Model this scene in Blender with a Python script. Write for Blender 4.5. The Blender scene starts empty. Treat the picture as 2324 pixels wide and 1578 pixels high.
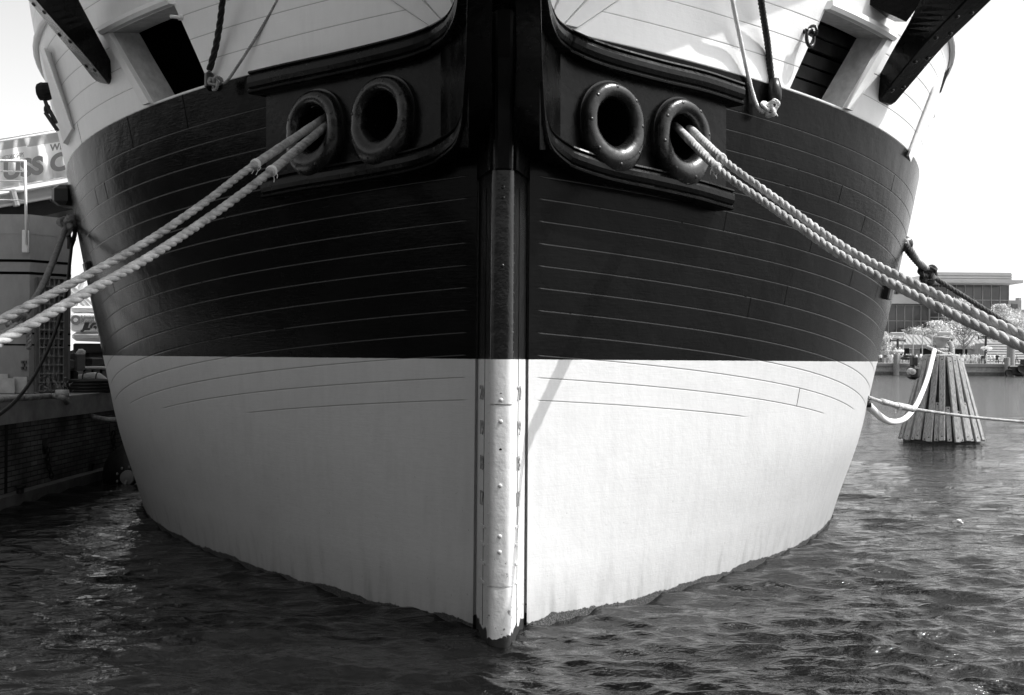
import bpy, math, random
import numpy as np
from mathutils import Vector, Matrix, noise
from mathutils.bvhtree import BVHTree
from mathutils.geometry import tessellate_polygon
R = math.radians
random.seed(7); rng = np.random.default_rng(7)
scn = bpy.context.scene
C = scn.collection

# ------------------------------------------------------------------ camera, sky, sun, exposure
F = 2620.0; U0 = 1162.0; V0 = 812.0; HC = 2.4; ROLL = R(0.45)
cam_d = bpy.data.cameras.new('camera'); cam = bpy.data.objects.new('camera', cam_d); C.objects.link(cam)
cam_d.sensor_width = 36; cam_d.lens = 36 * F / 2324.0
cam_d.shift_y = (V0 - 789) / 2324.0
cam_d.clip_start = 0.05; cam_d.clip_end = 6000
cr, sr = math.cos(ROLL), math.sin(ROLL)
cam.matrix_world = Matrix(((cr, -sr, 0, 0), (0, 0, -1, 0), (sr, cr, 0, HC), (0, 0, 0, 1)))
scn.camera = cam
SUN = Vector((0.565, -0.02, 0.825)).normalized()
world = bpy.data.worlds.new("World"); scn.world = world; world.use_nodes = True
nt = world.node_tree; nt.nodes.clear()
sky = nt.nodes.new('ShaderNodeTexSky'); sky.sky_type = 'NISHITA'; sky.sun_disc = False
sky.sun_elevation = math.asin(SUN.z); sky.sun_rotation = math.atan2(SUN.x, SUN.y)
sky.dust_density = 6.0; sky.air_density = 1.0; sky.ozone_density = 1.0
bw = nt.nodes.new('ShaderNodeSeparateColor'); bg = nt.nodes.new('ShaderNodeBackground'); wo = nt.nodes.new('ShaderNodeOutputWorld')
nt.links.new(sky.outputs[0], bw.inputs[0]); 

# pale haze low in the sky, thinning upwards
tcw = nt.nodes.new('ShaderNodeTexCoord'); spw = nt.nodes.new('ShaderNodeSeparateXYZ'); nt.links.new(tcw.outputs['Generated'], spw.inputs[0])
def wm(op, a, b=None):
    x = nt.nodes.new('ShaderNodeMath'); x.operation = op
    for i, q in enumerate((a, b)):
        if q is None: continue
        if isinstance(q, (int, float)): x.inputs[i].default_value = q
        else: nt.links.new(q, x.inputs[i])
    return x.outputs[0]
HZ = 3.8
hz = wm('MULTIPLY', wm('POWER', wm('SUBTRACT', 1.0, wm('MAXIMUM', spw.outputs[2], 0.0)), 2.6), HZ)
nt.links.new(wm('ADD', wm('MULTIPLY', bw.outputs[0], 0.8), hz), bg.inputs[0]); nt.links.new(bg.outputs[0], wo.inputs[0])
bg.inputs[1].default_value = 0.15      # red-filtered black and white: the sky's red channel only
sl = bpy.data.lights.new('sun', 'SUN'); sl.energy = 2.75; sl.angle = R(0.5); sl.color = (1, 0.995, 0.985)
so = bpy.data.objects.new('sun', sl); C.objects.link(so)
so.rotation_euler = SUN.to_track_quat('Z', 'Y').to_euler()
scn.view_settings.view_transform = 'Standard'; scn.view_settings.look = 'None'
scn.view_settings.exposure = 0.9; scn.view_settings.gamma = 1.0
scn.cycles.max_bounces = 6

# ------------------------------------------------------------------ pixel <-> point (pixels of a 2324 x 1578 view of the photograph)
def ray(u, v):
    xc = (u - U0) / F; yc = (V0 - v) / F
    return Vector((xc * cr - yc * sr, 1.0, xc * sr + yc * cr))
def P(u, v, Y):
    r = ray(u, v); return Vector((r.x * Y, Y, HC + r.z * Y))
def PZ(u, v, z):
    r = ray(u, v); t = (z - HC) / r.z; return Vector((r.x * t, t, z))

# ------------------------------------------------------------------ materials (all neutral grey: the photograph is black and white)
def mat(name, base, rough=0.6, spec=0.5, var=0.0, vscale=3.0, bump=0.0, bscale=20.0, stretch=None, metal=0.0, rvar=0.0, detail=6):
    m = bpy.data.materials.new(name); m.use_nodes = True; n = m.node_tree; b = n.nodes['Principled BSDF']
    b.inputs['Base Color'].default_value = (base, base, base, 1); b.inputs['Roughness'].default_value = rough
    b.inputs['Specular IOR Level'].default_value = spec; b.inputs['Metallic'].default_value = metal
    tc = n.nodes.new('ShaderNodeTexCoord'); mp = n.nodes.new('ShaderNodeMapping'); n.links.new(tc.outputs['Object'], mp.inputs[0])
    if stretch: mp.inputs['Scale'].default_value = stretch
    if var > 0:
        nz = n.nodes.new('ShaderNodeTexNoise'); nz.inputs['Scale'].default_value = vscale; nz.inputs['Detail'].default_value = detail
        nz.inputs['Roughness'].default_value = 0.65
        n.links.new(mp.outputs[0], nz.inputs['Vector'])
        mr = n.nodes.new('ShaderNodeMapRange'); mr.inputs[1].default_value = 0.3; mr.inputs[2].default_value = 0.7
        mr.inputs[3].default_value = base * (1 - var); mr.inputs[4].default_value = min(base * (1 + var), 0.9)
        n.links.new(nz.outputs[0], mr.inputs[0]); n.links.new(mr.outputs[0], b.inputs['Base Color'])
        if rvar > 0:
            m2 = n.nodes.new('ShaderNodeMapRange'); m2.inputs[1].default_value = 0.3; m2.inputs[2].default_value = 0.7
            m2.inputs[3].default_value = rough - rvar; m2.inputs[4].default_value = rough + rvar
            n.links.new(nz.outputs[0], m2.inputs[0]); n.links.new(m2.outputs[0], b.inputs['Roughness'])
    if bump > 0:
        nb = n.nodes.new('ShaderNodeTexNoise'); nb.inputs['Scale'].default_value = bscale; nb.inputs['Detail'].default_value = 5
        n.links.new(mp.outputs[0], nb.inputs['Vector'])
        bp = n.nodes.new('ShaderNodeBump'); bp.inputs['Strength'].default_value = 1.0; bp.inputs['Distance'].default_value = bump
        n.links.new(nb.outputs[0], bp.inputs['Height']); n.links.new(bp.outputs[0], b.inputs['Normal'])
    return m

M = {}
M['black'] = mat('black_gloss_paint', 0.004, 0.28, 0.14, 0.45, 2.5, 0.004, 14, rvar=0.08)
M['blackmatt'] = mat('black_tarred_timber', 0.008, 0.6, 0.2, 0.4, 6, 0.004, 25)
M['void'] = mat('dark_interior', 0.004, 0.9, 0.05)
M['iron'] = mat('black_painted_iron', 0.012, 0.33, 0.5, 0.4, 8, 0.0015, 60)
M['ironworn'] = mat('hawse_lip_iron', 0.011, 0.27, 0.45, 0.6, 7, 0.003, 18, rvar=0.08)
M['white'] = mat('white_paint', 0.78, 0.5, 0.4, 0.05, 5, 0.0015, 30)
M['whitewood'] = mat('worn_white_timber', 0.55, 0.6, 0.3, 0.22, 2.0, 0.003, 40, stretch=(5, 5, .6))
M['rope'] = mat('grey_hemp_rope', 0.34, 0.85, 0.2, 0.5, 9, 0.004, 160)
M['ropewhite'] = mat('white_rope', 0.75, 0.8, 0.2, 0.12, 20, 0.002, 200)
M['ropedark'] = mat('dark_hemp_rope', 0.10, 0.85, 0.2, 0.4, 20, 0.004, 160)
M['ropeblack'] = mat('black_tarred_rope', 0.014, 0.6, 0.3, 0.4, 20, 0.003, 120)
M['canvas'] = mat('canvas_sleeve', 0.42, 0.8, 0.2, 0.5, 9, 0.006, 30)
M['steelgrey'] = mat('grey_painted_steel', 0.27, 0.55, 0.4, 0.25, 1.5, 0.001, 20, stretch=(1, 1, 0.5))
M['steeldark'] = mat('dark_grey_steel', 0.13, 0.55, 0.4, 0.3, 1.5, 0.001, 20)  # darker grey steel for the tower channels, lug and winch cabinet
M['steelwhite'] = mat('white_painted_steel', 0.75, 0.4, 0.5, 0.05, 4)
M['concrete'] = mat('quay_concrete', 0.34, 0.85, 0.3, 0.3, 2.0, 0.006, 18)
M['concrete2'] = mat('wet_stained_concrete', 0.11, 0.7, 0.4, 0.5, 2.5, 0.01, 14)
M['rubber'] = mat('black_rubber', 0.012, 0.55, 0.4, 0.5, 6, 0.004, 30)
M['pvc'] = mat('white_plastic_pipe', 0.5, 0.5, 0.4, 0.2, 6)
M['timber'] = mat('weathered_batten_timber', 0.30, 0.85, 0.2, 0.5, 7, 0.008, 30, stretch=(5, 5, 0.5))
M['timberdark'] = mat('dark_wet_timber', 0.04, 0.7, 0.3, 0.5, 5, 0.01, 20)
M['leaf'] = mat('pale_spring_foliage', 0.62, 0.7, 0.2, 0.3, 0.8)
M['bark'] = mat('grey_bark', 0.2, 0.9, 0.1, 0.3, 4)
M['glass'] = mat('tinted_glass', 0.05, 0.06, 0.6, 0.7, 0.12, detail=3)
M['bmetal'] = mat('pale_metal_cladding', 0.38, 0.5, 0.4, 0.08, 0.5)
M['bstone'] = mat('pale_stone_cladding', 0.26, 0.8, 0.2, 0.15, 0.5)
M['rooftile'] = mat('pale_metal_roof', 0.25, 0.5, 0.4, 0.1, 0.7)
M['skin'] = mat('skin', 0.5, 0.6, 0.3)
M['hairdark'] = mat('dark_hair', 0.06, 0.7, 0.2)
M['clothpale'] = mat('pale_cloth', 0.7, 0.9, 0.1, 0.1, 8)
M['clothmid'] = mat('mid_grey_cloth', 0.3, 0.9, 0.1, 0.1, 8)
M['clothdark'] = mat('dark_cloth', 0.05, 0.9, 0.1, 0.1, 8)
M['flower'] = mat('white_blossom', 0.75, 0.8, 0.1, 0.2, 6)
M['textgrey'] = mat('grey_lettering', 0.22, 0.8, 0.1)
M['textdark'] = mat('dark_lettering', 0.05, 0.7, 0.2)

def N(n, t, **kw):
    x = n.nodes.new(t)
    for k, v in kw.items(): setattr(x, k, v)
    return x
def mth(n, op, a, b=None, c=None):
    x = n.nodes.new('ShaderNodeMath'); x.operation = op
    for i, val in enumerate((a, b, c)):
        if val is None: continue
        if isinstance(val, (int, float)): x.inputs[i].default_value = val
        else: n.links.new(val, x.inputs[i])
    return x.outputs[0]

def hull_material():
    """white below the boot line, black wales, white gun strake above, weed at the waterline, putty and painted sun-catch in the seams"""
    m = bpy.data.materials.new('painted_hull_planks'); m.use_nodes = True; n = m.node_tree; b = n.nodes['Principled BSDF']
    geo = N(n, 'ShaderNodeNewGeometry'); sep = N(n, 'ShaderNodeSeparateXYZ'); n.links.new(geo.outputs['Position'], sep.inputs[0])
    q = N(n, 'ShaderNodeAttribute', attribute_name='q').outputs['Fac']
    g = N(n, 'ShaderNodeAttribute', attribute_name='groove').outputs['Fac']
    def noise_(scale, detail=5, vec=None, rough=0.6):
        x = N(n, 'ShaderNodeTexNoise'); x.inputs['Scale'].default_value = scale; x.inputs['Detail'].default_value = detail
        x.inputs['Roughness'].default_value = rough
        n.links.new(vec if vec else geo.outputs['Position'], x.inputs['Vector']); return x.outputs[0]
    n1 = noise_(1.3); n2 = noise_(9.0); 
    mp = N(n, 'ShaderNodeMapping'); mp.inputs['Scale'].default_value = (2.2, 2.2, 0.35); n.links.new(geo.outputs['Position'], mp.inputs[0])
    nst = noise_(3.0, 6, mp.outputs[0])           # vertical streaks
    mg = N(n, 'ShaderNodeMapping'); mg.inputs['Scale'].default_value = (1.2, 1.2, 14); n.links.new(geo.outputs['Position'], mg.inputs[0])
    ngr = noise_(4.0, 6, mg.outputs[0])            # plank grain
    nblot = noise_(38, 3)
    zz = mth(n, 'ADD', sep.outputs[2], mth(n, 'MULTIPLY', mth(n, 'SUBTRACT', n2, 0.5), 0.006))
    low = mth(n, 'LESS_THAN', zz, 2.385)
    up = mth(n, 'GREATER_THAN', q, 5.452)
    white = mth(n, 'MAXIMUM', low, up)
    # white value: slight dirt, scuffs
    wv = mth(n, 'SUBTRACT', mth(n, 'ADD', 0.62, mth(n, 'MULTIPLY', up, 0.26)), mth(n, 'MULTIPLY', mth(n, 'ABSOLUTE', mth(n, 'SUBTRACT', nst, 0.5)), 0.18))
    scr = mth(n, 'GREATER_THAN', nblot, 0.71); scm = mth(n, 'LESS_THAN', sep.outputs[2], 1.3)
    wv = mth(n, 'SUBTRACT', wv, mth(n, 'MULTIPLY', mth(n, 'MULTIPLY', scr, scm), 0.25))
    mx = N(n, 'ShaderNodeMapping'); mx.inputs['Scale'].default_value = (5, 5, 38); mx.inputs['Rotation'].default_value = (.25, .3, 0); n.links.new(geo.outputs['Position'], mx.inputs[0])
    nsc = noise_(1.6, 5, mx.outputs[0], .7); scl = mth(n, 'GREATER_THAN', nsc, 0.69)
    wv = mth(n, 'SUBTRACT', wv, mth(n, 'MULTIPLY', mth(n, 'MULTIPLY', scl, mth(n, 'LESS_THAN', sep.outputs[2], 1.9)), 0.16))
    wv = mth(n, 'SUBTRACT', wv, mth(n, 'MULTIPLY', mth(n, 'ABSOLUTE', mth(n, 'SUBTRACT', n1, 0.5)), 0.14))
    # grubby film just above the weed line
    film = N(n, 'ShaderNodeMapRange'); n.links.new(sep.outputs[2], film.inputs[0]); film.inputs[1].default_value = 0.06; film.inputs[2].default_value = 0.55
    film.inputs[3].default_value = 0.75; film.inputs[4].default_value = 0.0
    ff = mth(n, 'MULTIPLY', film.outputs[0], mth(n, 'POWER', nst, 1.6))
    wv = mth(n, 'MULTIPLY', wv, mth(n, 'SUBTRACT', 1.0, ff))
    bv = mth(n, 'ADD', 0.003, mth(n, 'MULTIPLY', mth(n, 'POWER', n1, 2.0), 0.014))
    bv = mth(n, 'ADD', bv, mth(n, 'MULTIPLY', mth(n, 'SUBTRACT', ngr, 0.45), 0.01))
    bv = mth(n, 'MULTIPLY', mth(n, 'MAXIMUM', bv, 0.002), 0.5)
    mix = mth(n, 'ADD', mth(n, 'MULTIPLY', white, wv), mth(n, 'MULTIPLY', mth(n, 'SUBTRACT', 1.0, white), bv))
    # seam putty : dark in the white, painted pale on the black as if catching the sun
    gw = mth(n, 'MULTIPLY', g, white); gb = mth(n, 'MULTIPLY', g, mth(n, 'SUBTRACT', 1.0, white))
    mix = mth(n, 'MULTIPLY', mix, mth(n, 'SUBTRACT', 1.0, mth(n, 'MULTIPLY', gw, 0.55)))
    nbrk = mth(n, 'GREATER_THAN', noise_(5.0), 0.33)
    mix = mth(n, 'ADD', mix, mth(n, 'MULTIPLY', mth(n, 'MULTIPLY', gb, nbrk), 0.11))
    # weed
    wl = mth(n, 'LESS_THAN', mth(n, 'ADD', sep.outputs[2], mth(n, 'MULTIPLY', mth(n, 'SUBTRACT', mth(n, 'ADD', mth(n, 'MULTIPLY', noise_(1.3, 3), 0.6), mth(n, 'MULTIPLY', noise_(9, 8, None, 0.8), 0.4)), 0.5), -0.28)), 0.045)
    wd = mth(n, 'ADD', 0.01, mth(n, 'MULTIPLY', mth(n, 'POWER', noise_(60, 4), 3), 0.5))
    mix = mth(n, 'ADD', mth(n, 'MULTIPLY', mix, mth(n, 'SUBTRACT', 1.0, wl)), mth(n, 'MULTIPLY', wl, wd))
    comb = N(n, 'ShaderNodeCombineColor'); [n.links.new(mix, comb.inputs[i]) for i in range(3)]
    n.links.new(comb.outputs[0], b.inputs['Base Color'])
    rr = mth(n, 'ADD', mth(n, 'MULTIPLY', white, 0.25), mth(n, 'ADD', 0.12, mth(n, 'MULTIPLY', n1, 0.16)))
    n.links.new(rr, b.inputs['Roughness']); n.links.new(mth(n, 'ADD', 0.05, mth(n, 'MULTIPLY', white, 0.27)), b.inputs['Specular IOR Level'])
    h = mth(n, 'ADD', mth(n, 'MULTIPLY', n1, 0.012), mth(n, 'MULTIPLY', ngr, 0.0012))
    h = mth(n, 'ADD', h, mth(n, 'MULTIPLY', noise_(22, 4), 0.0010))
    h = mth(n, 'ADD', h, mth(n, 'MULTIPLY', wl, mth(n, 'MULTIPLY', noise_(70), 0.02)))
    bp = N(n, 'ShaderNodeBump'); bp.inputs['Distance'].default_value = 1.0; bp.inputs['Strength'].default_value = 1.0
    n.links.new(h, bp.inputs['Height']); n.links.new(bp.outputs[0], b.inputs['Normal'])
    return m
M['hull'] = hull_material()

def stem_material():
    """white below 2.385 m, black above, weed at the foot, pitting"""
    m = bpy.data.materials.new('painted_stem'); m.use_nodes = True; n = m.node_tree; b = n.nodes['Principled BSDF']
    geo = N(n, 'ShaderNodeNewGeometry'); sep = N(n, 'ShaderNodeSeparateXYZ'); n.links.new(geo.outputs['Position'], sep.inputs[0])
    def noise_(scale, detail=5, st=None, rough=0.6):
        x = N(n, 'ShaderNodeTexNoise'); x.inputs['Scale'].default_value = scale; x.inputs['Detail'].default_value = detail; x.inputs['Roughness'].default_value = rough
        if st:
            mp = N(n, 'ShaderNodeMapping'); mp.inputs['Scale'].default_value = st; n.links.new(geo.outputs['Position'], mp.inputs[0]); n.links.new(mp.outputs[0], x.inputs['Vector'])
        else: n.links.new(geo.outputs['Position'], x.inputs['Vector'])
        return x.outputs[0]
    low = mth(n, 'LESS_THAN', sep.outputs[2], 2.385)
    wv = mth(n, 'SUBTRACT', 0.70, mth(n, 'MULTIPLY', noise_(3, 6, (3, 3, 0.7)), 0.14))
    chip = mth(n, 'MULTIPLY', mth(n, 'GREATER_THAN', mth(n, 'SUBTRACT', noise_(16, 6), mth(n, 'MULTIPLY', sep.outputs[2], 0.10)), 0.62), low)
    wv = mth(n, 'MULTIPLY', wv, mth(n, 'SUBTRACT', 1.0, mth(n, 'MULTIPLY', chip, 0.65)))
    bv = mth(n, 'ADD', 0.003, mth(n, 'MULTIPLY', noise_(4, 6, (3, 3, 0.5)), 0.007))
    mix = mth(n, 'ADD', mth(n, 'MULTIPLY', low, wv), mth(n, 'MULTIPLY', mth(n, 'SUBTRACT', 1.0, low), bv))
    wl = mth(n, 'LESS_THAN', mth(n, 'ADD', sep.outputs[2], mth(n, 'MULTIPLY', mth(n, 'SUBTRACT', noise_(7, 6), 0.5), -0.25)), 0.09)
    mix = mth(n, 'ADD', mth(n, 'MULTIPLY', mix, mth(n, 'SUBTRACT', 1.0, wl)), mth(n, 'MULTIPLY', wl, 0.02))
    comb = N(n, 'ShaderNodeCombineColor'); [n.links.new(mix, comb.inputs[i]) for i in range(3)]
    n.links.new(comb.outputs[0], b.inputs['Base Color'])
    n.links.new(mth(n, 'ADD', 0.24, mth(n, 'MULTIPLY', low, 0.26)), b.inputs['Roughness']); b.inputs['Specular IOR Level'].default_value = 0.45
    h = mth(n, 'ADD', mth(n, 'MULTIPLY', noise_(6), 0.008), mth(n, 'MULTIPLY', noise_(40), 0.0018))
    h = mth(n, 'SUBTRACT', h, mth(n, 'MULTIPLY', chip, 0.004))
    bp = N(n, 'ShaderNodeBump'); bp.inputs['Distance'].default_value = 1.0; n.links.new(h, bp.inputs['Height']); n.links.new(bp.outputs[0], b.inputs['Normal'])
    return m
M['stem'] = stem_material()

def water_material():
    m = bpy.data.materials.new('harbour_water'); m.use_nodes = True; n = m.node_tree; b = n.nodes['Principled BSDF']
    b.inputs['Base Color'].default_value = (0.006, 0.006, 0.006, 1); b.inputs['Roughness'].default_value = 0.05; b.inputs['IOR'].default_value = 1.333; b.inputs['Specular IOR Level'].default_value = 0.42
    geo = N(n, 'ShaderNodeNewGeometry')
    def noise_(scale, detail, st, rough=0.55):
        mp = N(n, 'ShaderNodeMapping'); mp.inputs['Scale'].default_value = st; n.links.new(geo.outputs['Position'], mp.inputs[0])
        x = N(n, 'ShaderNodeTexNoise'); x.inputs['Scale'].default_value = scale; x.inputs['Detail'].default_value = detail
        x.inputs['Roughness'].default_value = rough; x.inputs['Distortion'].default_value = 0.6
        n.links.new(mp.outputs[0], x.inputs['Vector']); return x.outputs[0]
    h = mth(n, 'MULTIPLY', noise_(5.0, 4, (0.45, 1, 1)), 0.042)
    h = mth(n, 'ADD', h, mth(n, 'MULTIPLY', noise_(14, 3, (0.5, 1, 1)), 0.012))
    h = mth(n, 'ADD', h, mth(n, 'MULTIPLY', noise_(1.5, 3, (0.5, 1, 1)), 0.085))
    bp = N(n, 'ShaderNodeBump'); bp.inputs['Distance'].default_value = 1.0; n.links.new(h, bp.inputs['Height']); n.links.new(bp.outputs[0], b.inputs['Normal'])
    return m
M['x'] = mat('rabbet_shadow_putty', .035, .8, .1, .4, 5)
M['numeral'] = mat('raised_numeral', .30, .6, .2, .3, 20)
M['water'] = water_material()

def brick_material():
    m = bpy.data.materials.new('dark_wet_brick'); m.use_nodes = True; n = m.node_tree; b = n.nodes['Principled BSDF']
    tc = N(n, 'ShaderNodeTexCoord'); sep = N(n, 'ShaderNodeSeparateXYZ'); n.links.new(tc.outputs['Object'], sep.inputs[0])
    cb = N(n, 'ShaderNodeCombineXYZ'); n.links.new(sep.outputs[1], cb.inputs[0]); n.links.new(sep.outputs[2], cb.inputs[1])
    br = N(n, 'ShaderNodeTexBrick'); n.links.new(cb.outputs[0], br.inputs['Vector'])
    br.inputs['Color1'].default_value = (0.085, 0.085, 0.085, 1); br.inputs['Color2'].default_value = (0.14, 0.14, 0.14, 1); br.inputs['Mortar'].default_value = (0.012, 0.012, 0.012, 1)
    br.inputs['Scale'].default_value = 1.0; br.inputs['Brick Width'].default_value = 0.3; br.inputs['Row Height'].default_value = 0.085
    br.inputs['Mortar Size'].default_value = 0.009
    nz = N(n, 'ShaderNodeTexNoise'); nz.inputs['Scale'].default_value = 1.4; nz.inputs['Detail'].default_value = 8
    n.links.new(tc.outputs['Object'], nz.inputs['Vector'])
    mr = N(n, 'ShaderNodeMapRange'); mr.inputs[1].default_value = 0.35; mr.inputs[2].default_value = 0.7; mr.inputs[3].default_value = 0.35; mr.inputs[4].default_value = 1.7
    n.links.new(nz.outputs[0], mr.inputs[0])
    bwn = N(n, 'ShaderNodeRGBToBW'); n.links.new(br.outputs[0], bwn.inputs[0])
    n.links.new(mth(n, 'MULTIPLY', bwn.outputs[0], mr.outputs[0]), b.inputs['Base Color']); b.inputs['Roughness'].default_value = 0.8
    bp = N(n, 'ShaderNodeBump'); bp.inputs['Distance'].default_value = 0.01; bp.invert = True; n.links.new(br.outputs['Fac'], bp.inputs['Height']); n.links.new(bp.outputs[0], b.inputs['Normal'])
    return m
M['brick'] = brick_material()

def banner_material():
    m = mat('vinyl_banner', 0.85, 0.45, 0.4, 0.12, 1.2, 0.03, 2.2, stretch=(1, 1, 0.5)); return m
M['banner'] = banner_material()
M['bannerband'] = mat('grey_banner_band', 0.42, 0.45, 0.4, 0.15, 1.5, 0.02, 2.5)

# ------------------------------------------------------------------ object helpers
def tag(o, label=None, cat=None, group=None, kind=None):
    if label: o['label'] = label
    if cat: o['category'] = cat
    if group: o['group'] = group
    if kind: o['kind'] = kind
    return o
def thing(name, label, cat, loc=(0, 0, 0), group=None):
    o = bpy.data.objects.new(name, None); C.objects.link(o); o.location = loc; o.empty_display_size = 0.2
    return tag(o, label, cat, group)
def part(name, verts, faces, m, parent=None, smooth=False, mats=None, midx=None, attrs=None):
    me = bpy.data.meshes.new(name); me.from_pydata([tuple(v) for v in verts], [], [tuple(f) for f in faces])
    for mm in (mats or [m]): me.materials.append(mm)
    if midx is not None: me.polygons.foreach_set('material_index', midx)
    if smooth: me.polygons.foreach_set('use_smooth', [True] * len(me.polygons))
    if attrs:
        for k, vals in attrs.items():
            a = me.attributes.new(k, 'FLOAT', 'POINT'); a.data.foreach_set('value', np.asarray(vals, dtype=np.float32))
    me.update()
    o = bpy.data.objects.new(name, me); C.objects.link(o)
    if parent is not None:
        # vertices are world coordinates: cancel the parent's offset
        mtx = Matrix.Translation(root_loc(parent)); o.parent = parent; o.matrix_parent_inverse = mtx.inverted()
    return o
def root_loc(o):
    while o.parent is not None: o = o.parent
    return Vector(o.location)
def subpart(name, verts, faces, m, parent, **kw):     # child of a part: the part itself sits at the world origin already
    o = part(name, verts, faces, m, None, **kw); o.parent = parent; return o

class MB:
    def __init__(s): s.v = []; s.f = []; s.mi = []
    def add(s, v, f, mi=0):
        b = len(s.v); s.v += [Vector(x) for x in v]; s.f += [tuple(i + b for i in ff) for ff in f]; s.mi += [mi] * len(f)
    def box(s, c, size, rot=None, mi=0):
        hx, hy, hz = [k / 2 for k in size]; rot = rot or Matrix.Identity(3)
        vs = [Vector(c) + rot @ Vector((x * hx, y * hy, z * hz)) for x in (-1, 1) for y in (-1, 1) for z in (-1, 1)]
        s.add(vs, [(0, 1, 3, 2), (4, 6, 7, 5), (0, 4, 5, 1), (2, 3, 7, 6), (0, 2, 6, 4), (1, 5, 7, 3)], mi)
    def bbox(s, c, size, rot=None, mi=0, b=0.01):     # box with bevelled vertical and horizontal edges
        hx, hy, hz = [k / 2 for k in size]; rot = rot or Matrix.Identity(3); b = min(b, hx * .9, hy * .9, hz * .9)
        vs = []; 
        for z, k in ((-hz, b), (-hz + b, 0), (hz - b, 0), (hz, b)):
            for (x, y) in ((-hx + k + b, -hy + k), (hx - k - b, -hy + k), (hx - k, -hy + k + b), (hx - k, hy - k - b), (hx - k - b, hy - k), (-hx + k + b, hy - k), (-hx + k, hy - k - b), (-hx + k, -hy + k + b)):
                vs.append(Vector(c) + rot @ Vector((x, y, z)))
        fs = [tuple(range(7, -1, -1)), tuple(range(24, 32))]
        for r_ in range(3):
            for i in range(8):
                j = (i + 1) % 8; fs.append((r_ * 8 + i, r_ * 8 + j, (r_ + 1) * 8 + j, (r_ + 1) * 8 + i))
        s.add(vs, fs, mi)
    def tube(s, pts, rad, seg=8, mi=0, cap=True):
        pts = [Vector(p) for p in pts]; n = len(pts)
        rads = rad if hasattr(rad, '__len__') else [rad] * n
        fr = frames(pts); vs = []; fs = []
        for p, (t, a, b), r in zip(pts, fr, rads):
            for k in range(seg):
                th = 2 * math.pi * k / seg; vs.append(p + (a * math.cos(th) + b * math.sin(th)) * r)
        for i in range(n - 1):
            for k in range(seg):
                k2 = (k + 1) % seg; fs.append((i * seg + k, i * seg + k2, (i + 1) * seg + k2, (i + 1) * seg + k))
        if cap: fs.append(tuple(range(seg - 1, -1, -1))); fs.append(tuple(range((n - 1) * seg, n * seg)))
        s.add(vs, fs, mi)
    def prism(s, poly, ext, mi=0):                     # polygon of 3-D points extruded by a vector
        poly = [Vector(p) for p in poly]; n = len(poly); ext = Vector(ext)
        vs = poly + [p + ext for p in poly]
        tri = tessellate_polygon([poly])
        fs = [tuple(t) for t in tri] + [tuple(i + n for i in reversed(t)) for t in tri]
        fs += [(i, (i + 1) % n, (i + 1) % n + n, i + n) for i in range(n)]
        s.add(vs, fs, mi)
    def lathe(s, prof, c=(0, 0, 0), axis='Z', seg=24, mi=0, rot=None):
        vs = []; fs = []; c = Vector(c)
        for r, z in prof:
            for k in range(seg):
                th = 2 * math.pi * k / seg; p = Vector((r * math.cos(th), r * math.sin(th), z))
                vs.append(c + (rot @ p if rot else p))
        for i in range(len(prof) - 1):
            for k in range(seg):
                k2 = (k + 1) % seg; fs.append((i * seg + k, i * seg + k2, (i + 1) * seg + k2, (i + 1) * seg + k))
        fs.append(tuple(range(seg - 1, -1, -1))); fs.append(tuple(range((len(prof) - 1) * seg, len(prof) * seg)))
        s.add(vs, fs, mi)
    def build(s, name, m, parent=None, smooth=False, mats=None, sub=False):
        fn = subpart if sub else part
        return fn(name, s.v, s.f, m, parent, smooth=smooth, mats=mats, midx=s.mi if mats else None)

def frames(pts):
    n = len(pts); T = []
    for i in range(n):
        a = pts[max(i - 1, 0)]; b = pts[min(i + 1, n - 1)]; T.append((b - a).normalized())
    ref = Vector((0, 0, 1)) if abs(T[0].z) < 0.9 else Vector((1, 0, 0))
    a = (ref - T[0] * ref.dot(T[0])).normalized(); out = []
    for t in T:
        a = (a - t * a.dot(t)).normalized(); out.append((t, a, t.cross(a)))
    return out
def spline(pts, step=0.03):
    pts = [Vector(p) for p in pts]; q = [pts[0] * 2 - pts[1]] + pts + [pts[-1] * 2 - pts[-2]]; out = []
    for i in range(1, len(q) - 2):
        p0, p1, p2, p3 = q[i - 1:i + 3]; n = max(2, int((p2 - p1).length / step))
        for k in range(n):
            t = k / n; out.append(0.5 * ((2 * p1) + (p2 - p0) * t + (2 * p0 - 5 * p1 + 4 * p2 - p3) * t * t + (3 * p1 - p0 - 3 * p2 + p3) * t ** 3))
    out.append(pts[-1].copy()); return out
def rope_mb(pts, r, pitch=0.17, seg=7, mb=None, strands=3, wob=0.04):
    mb = mb or MB(); path = spline(pts, pitch / 11); fr = frames(path); L = 0
    S = [[] for _ in range(strands)]; last = path[0]
    for i, (p, (t, a, b)) in enumerate(zip(path, fr)):
        L += (p - last).length; last = p; ph = 2 * math.pi * L / pitch
        for k in range(strands):
            th = ph + 2 * math.pi * k / strands; w = 1 + wob * math.sin(L * 9 + k * 2)
            S[k].append(p + (a * math.cos(th) + b * math.sin(th)) * r * 0.44 * w)
    for k in range(strands): mb.tube(S[k], r * 0.60, seg)
    return mb
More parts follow.
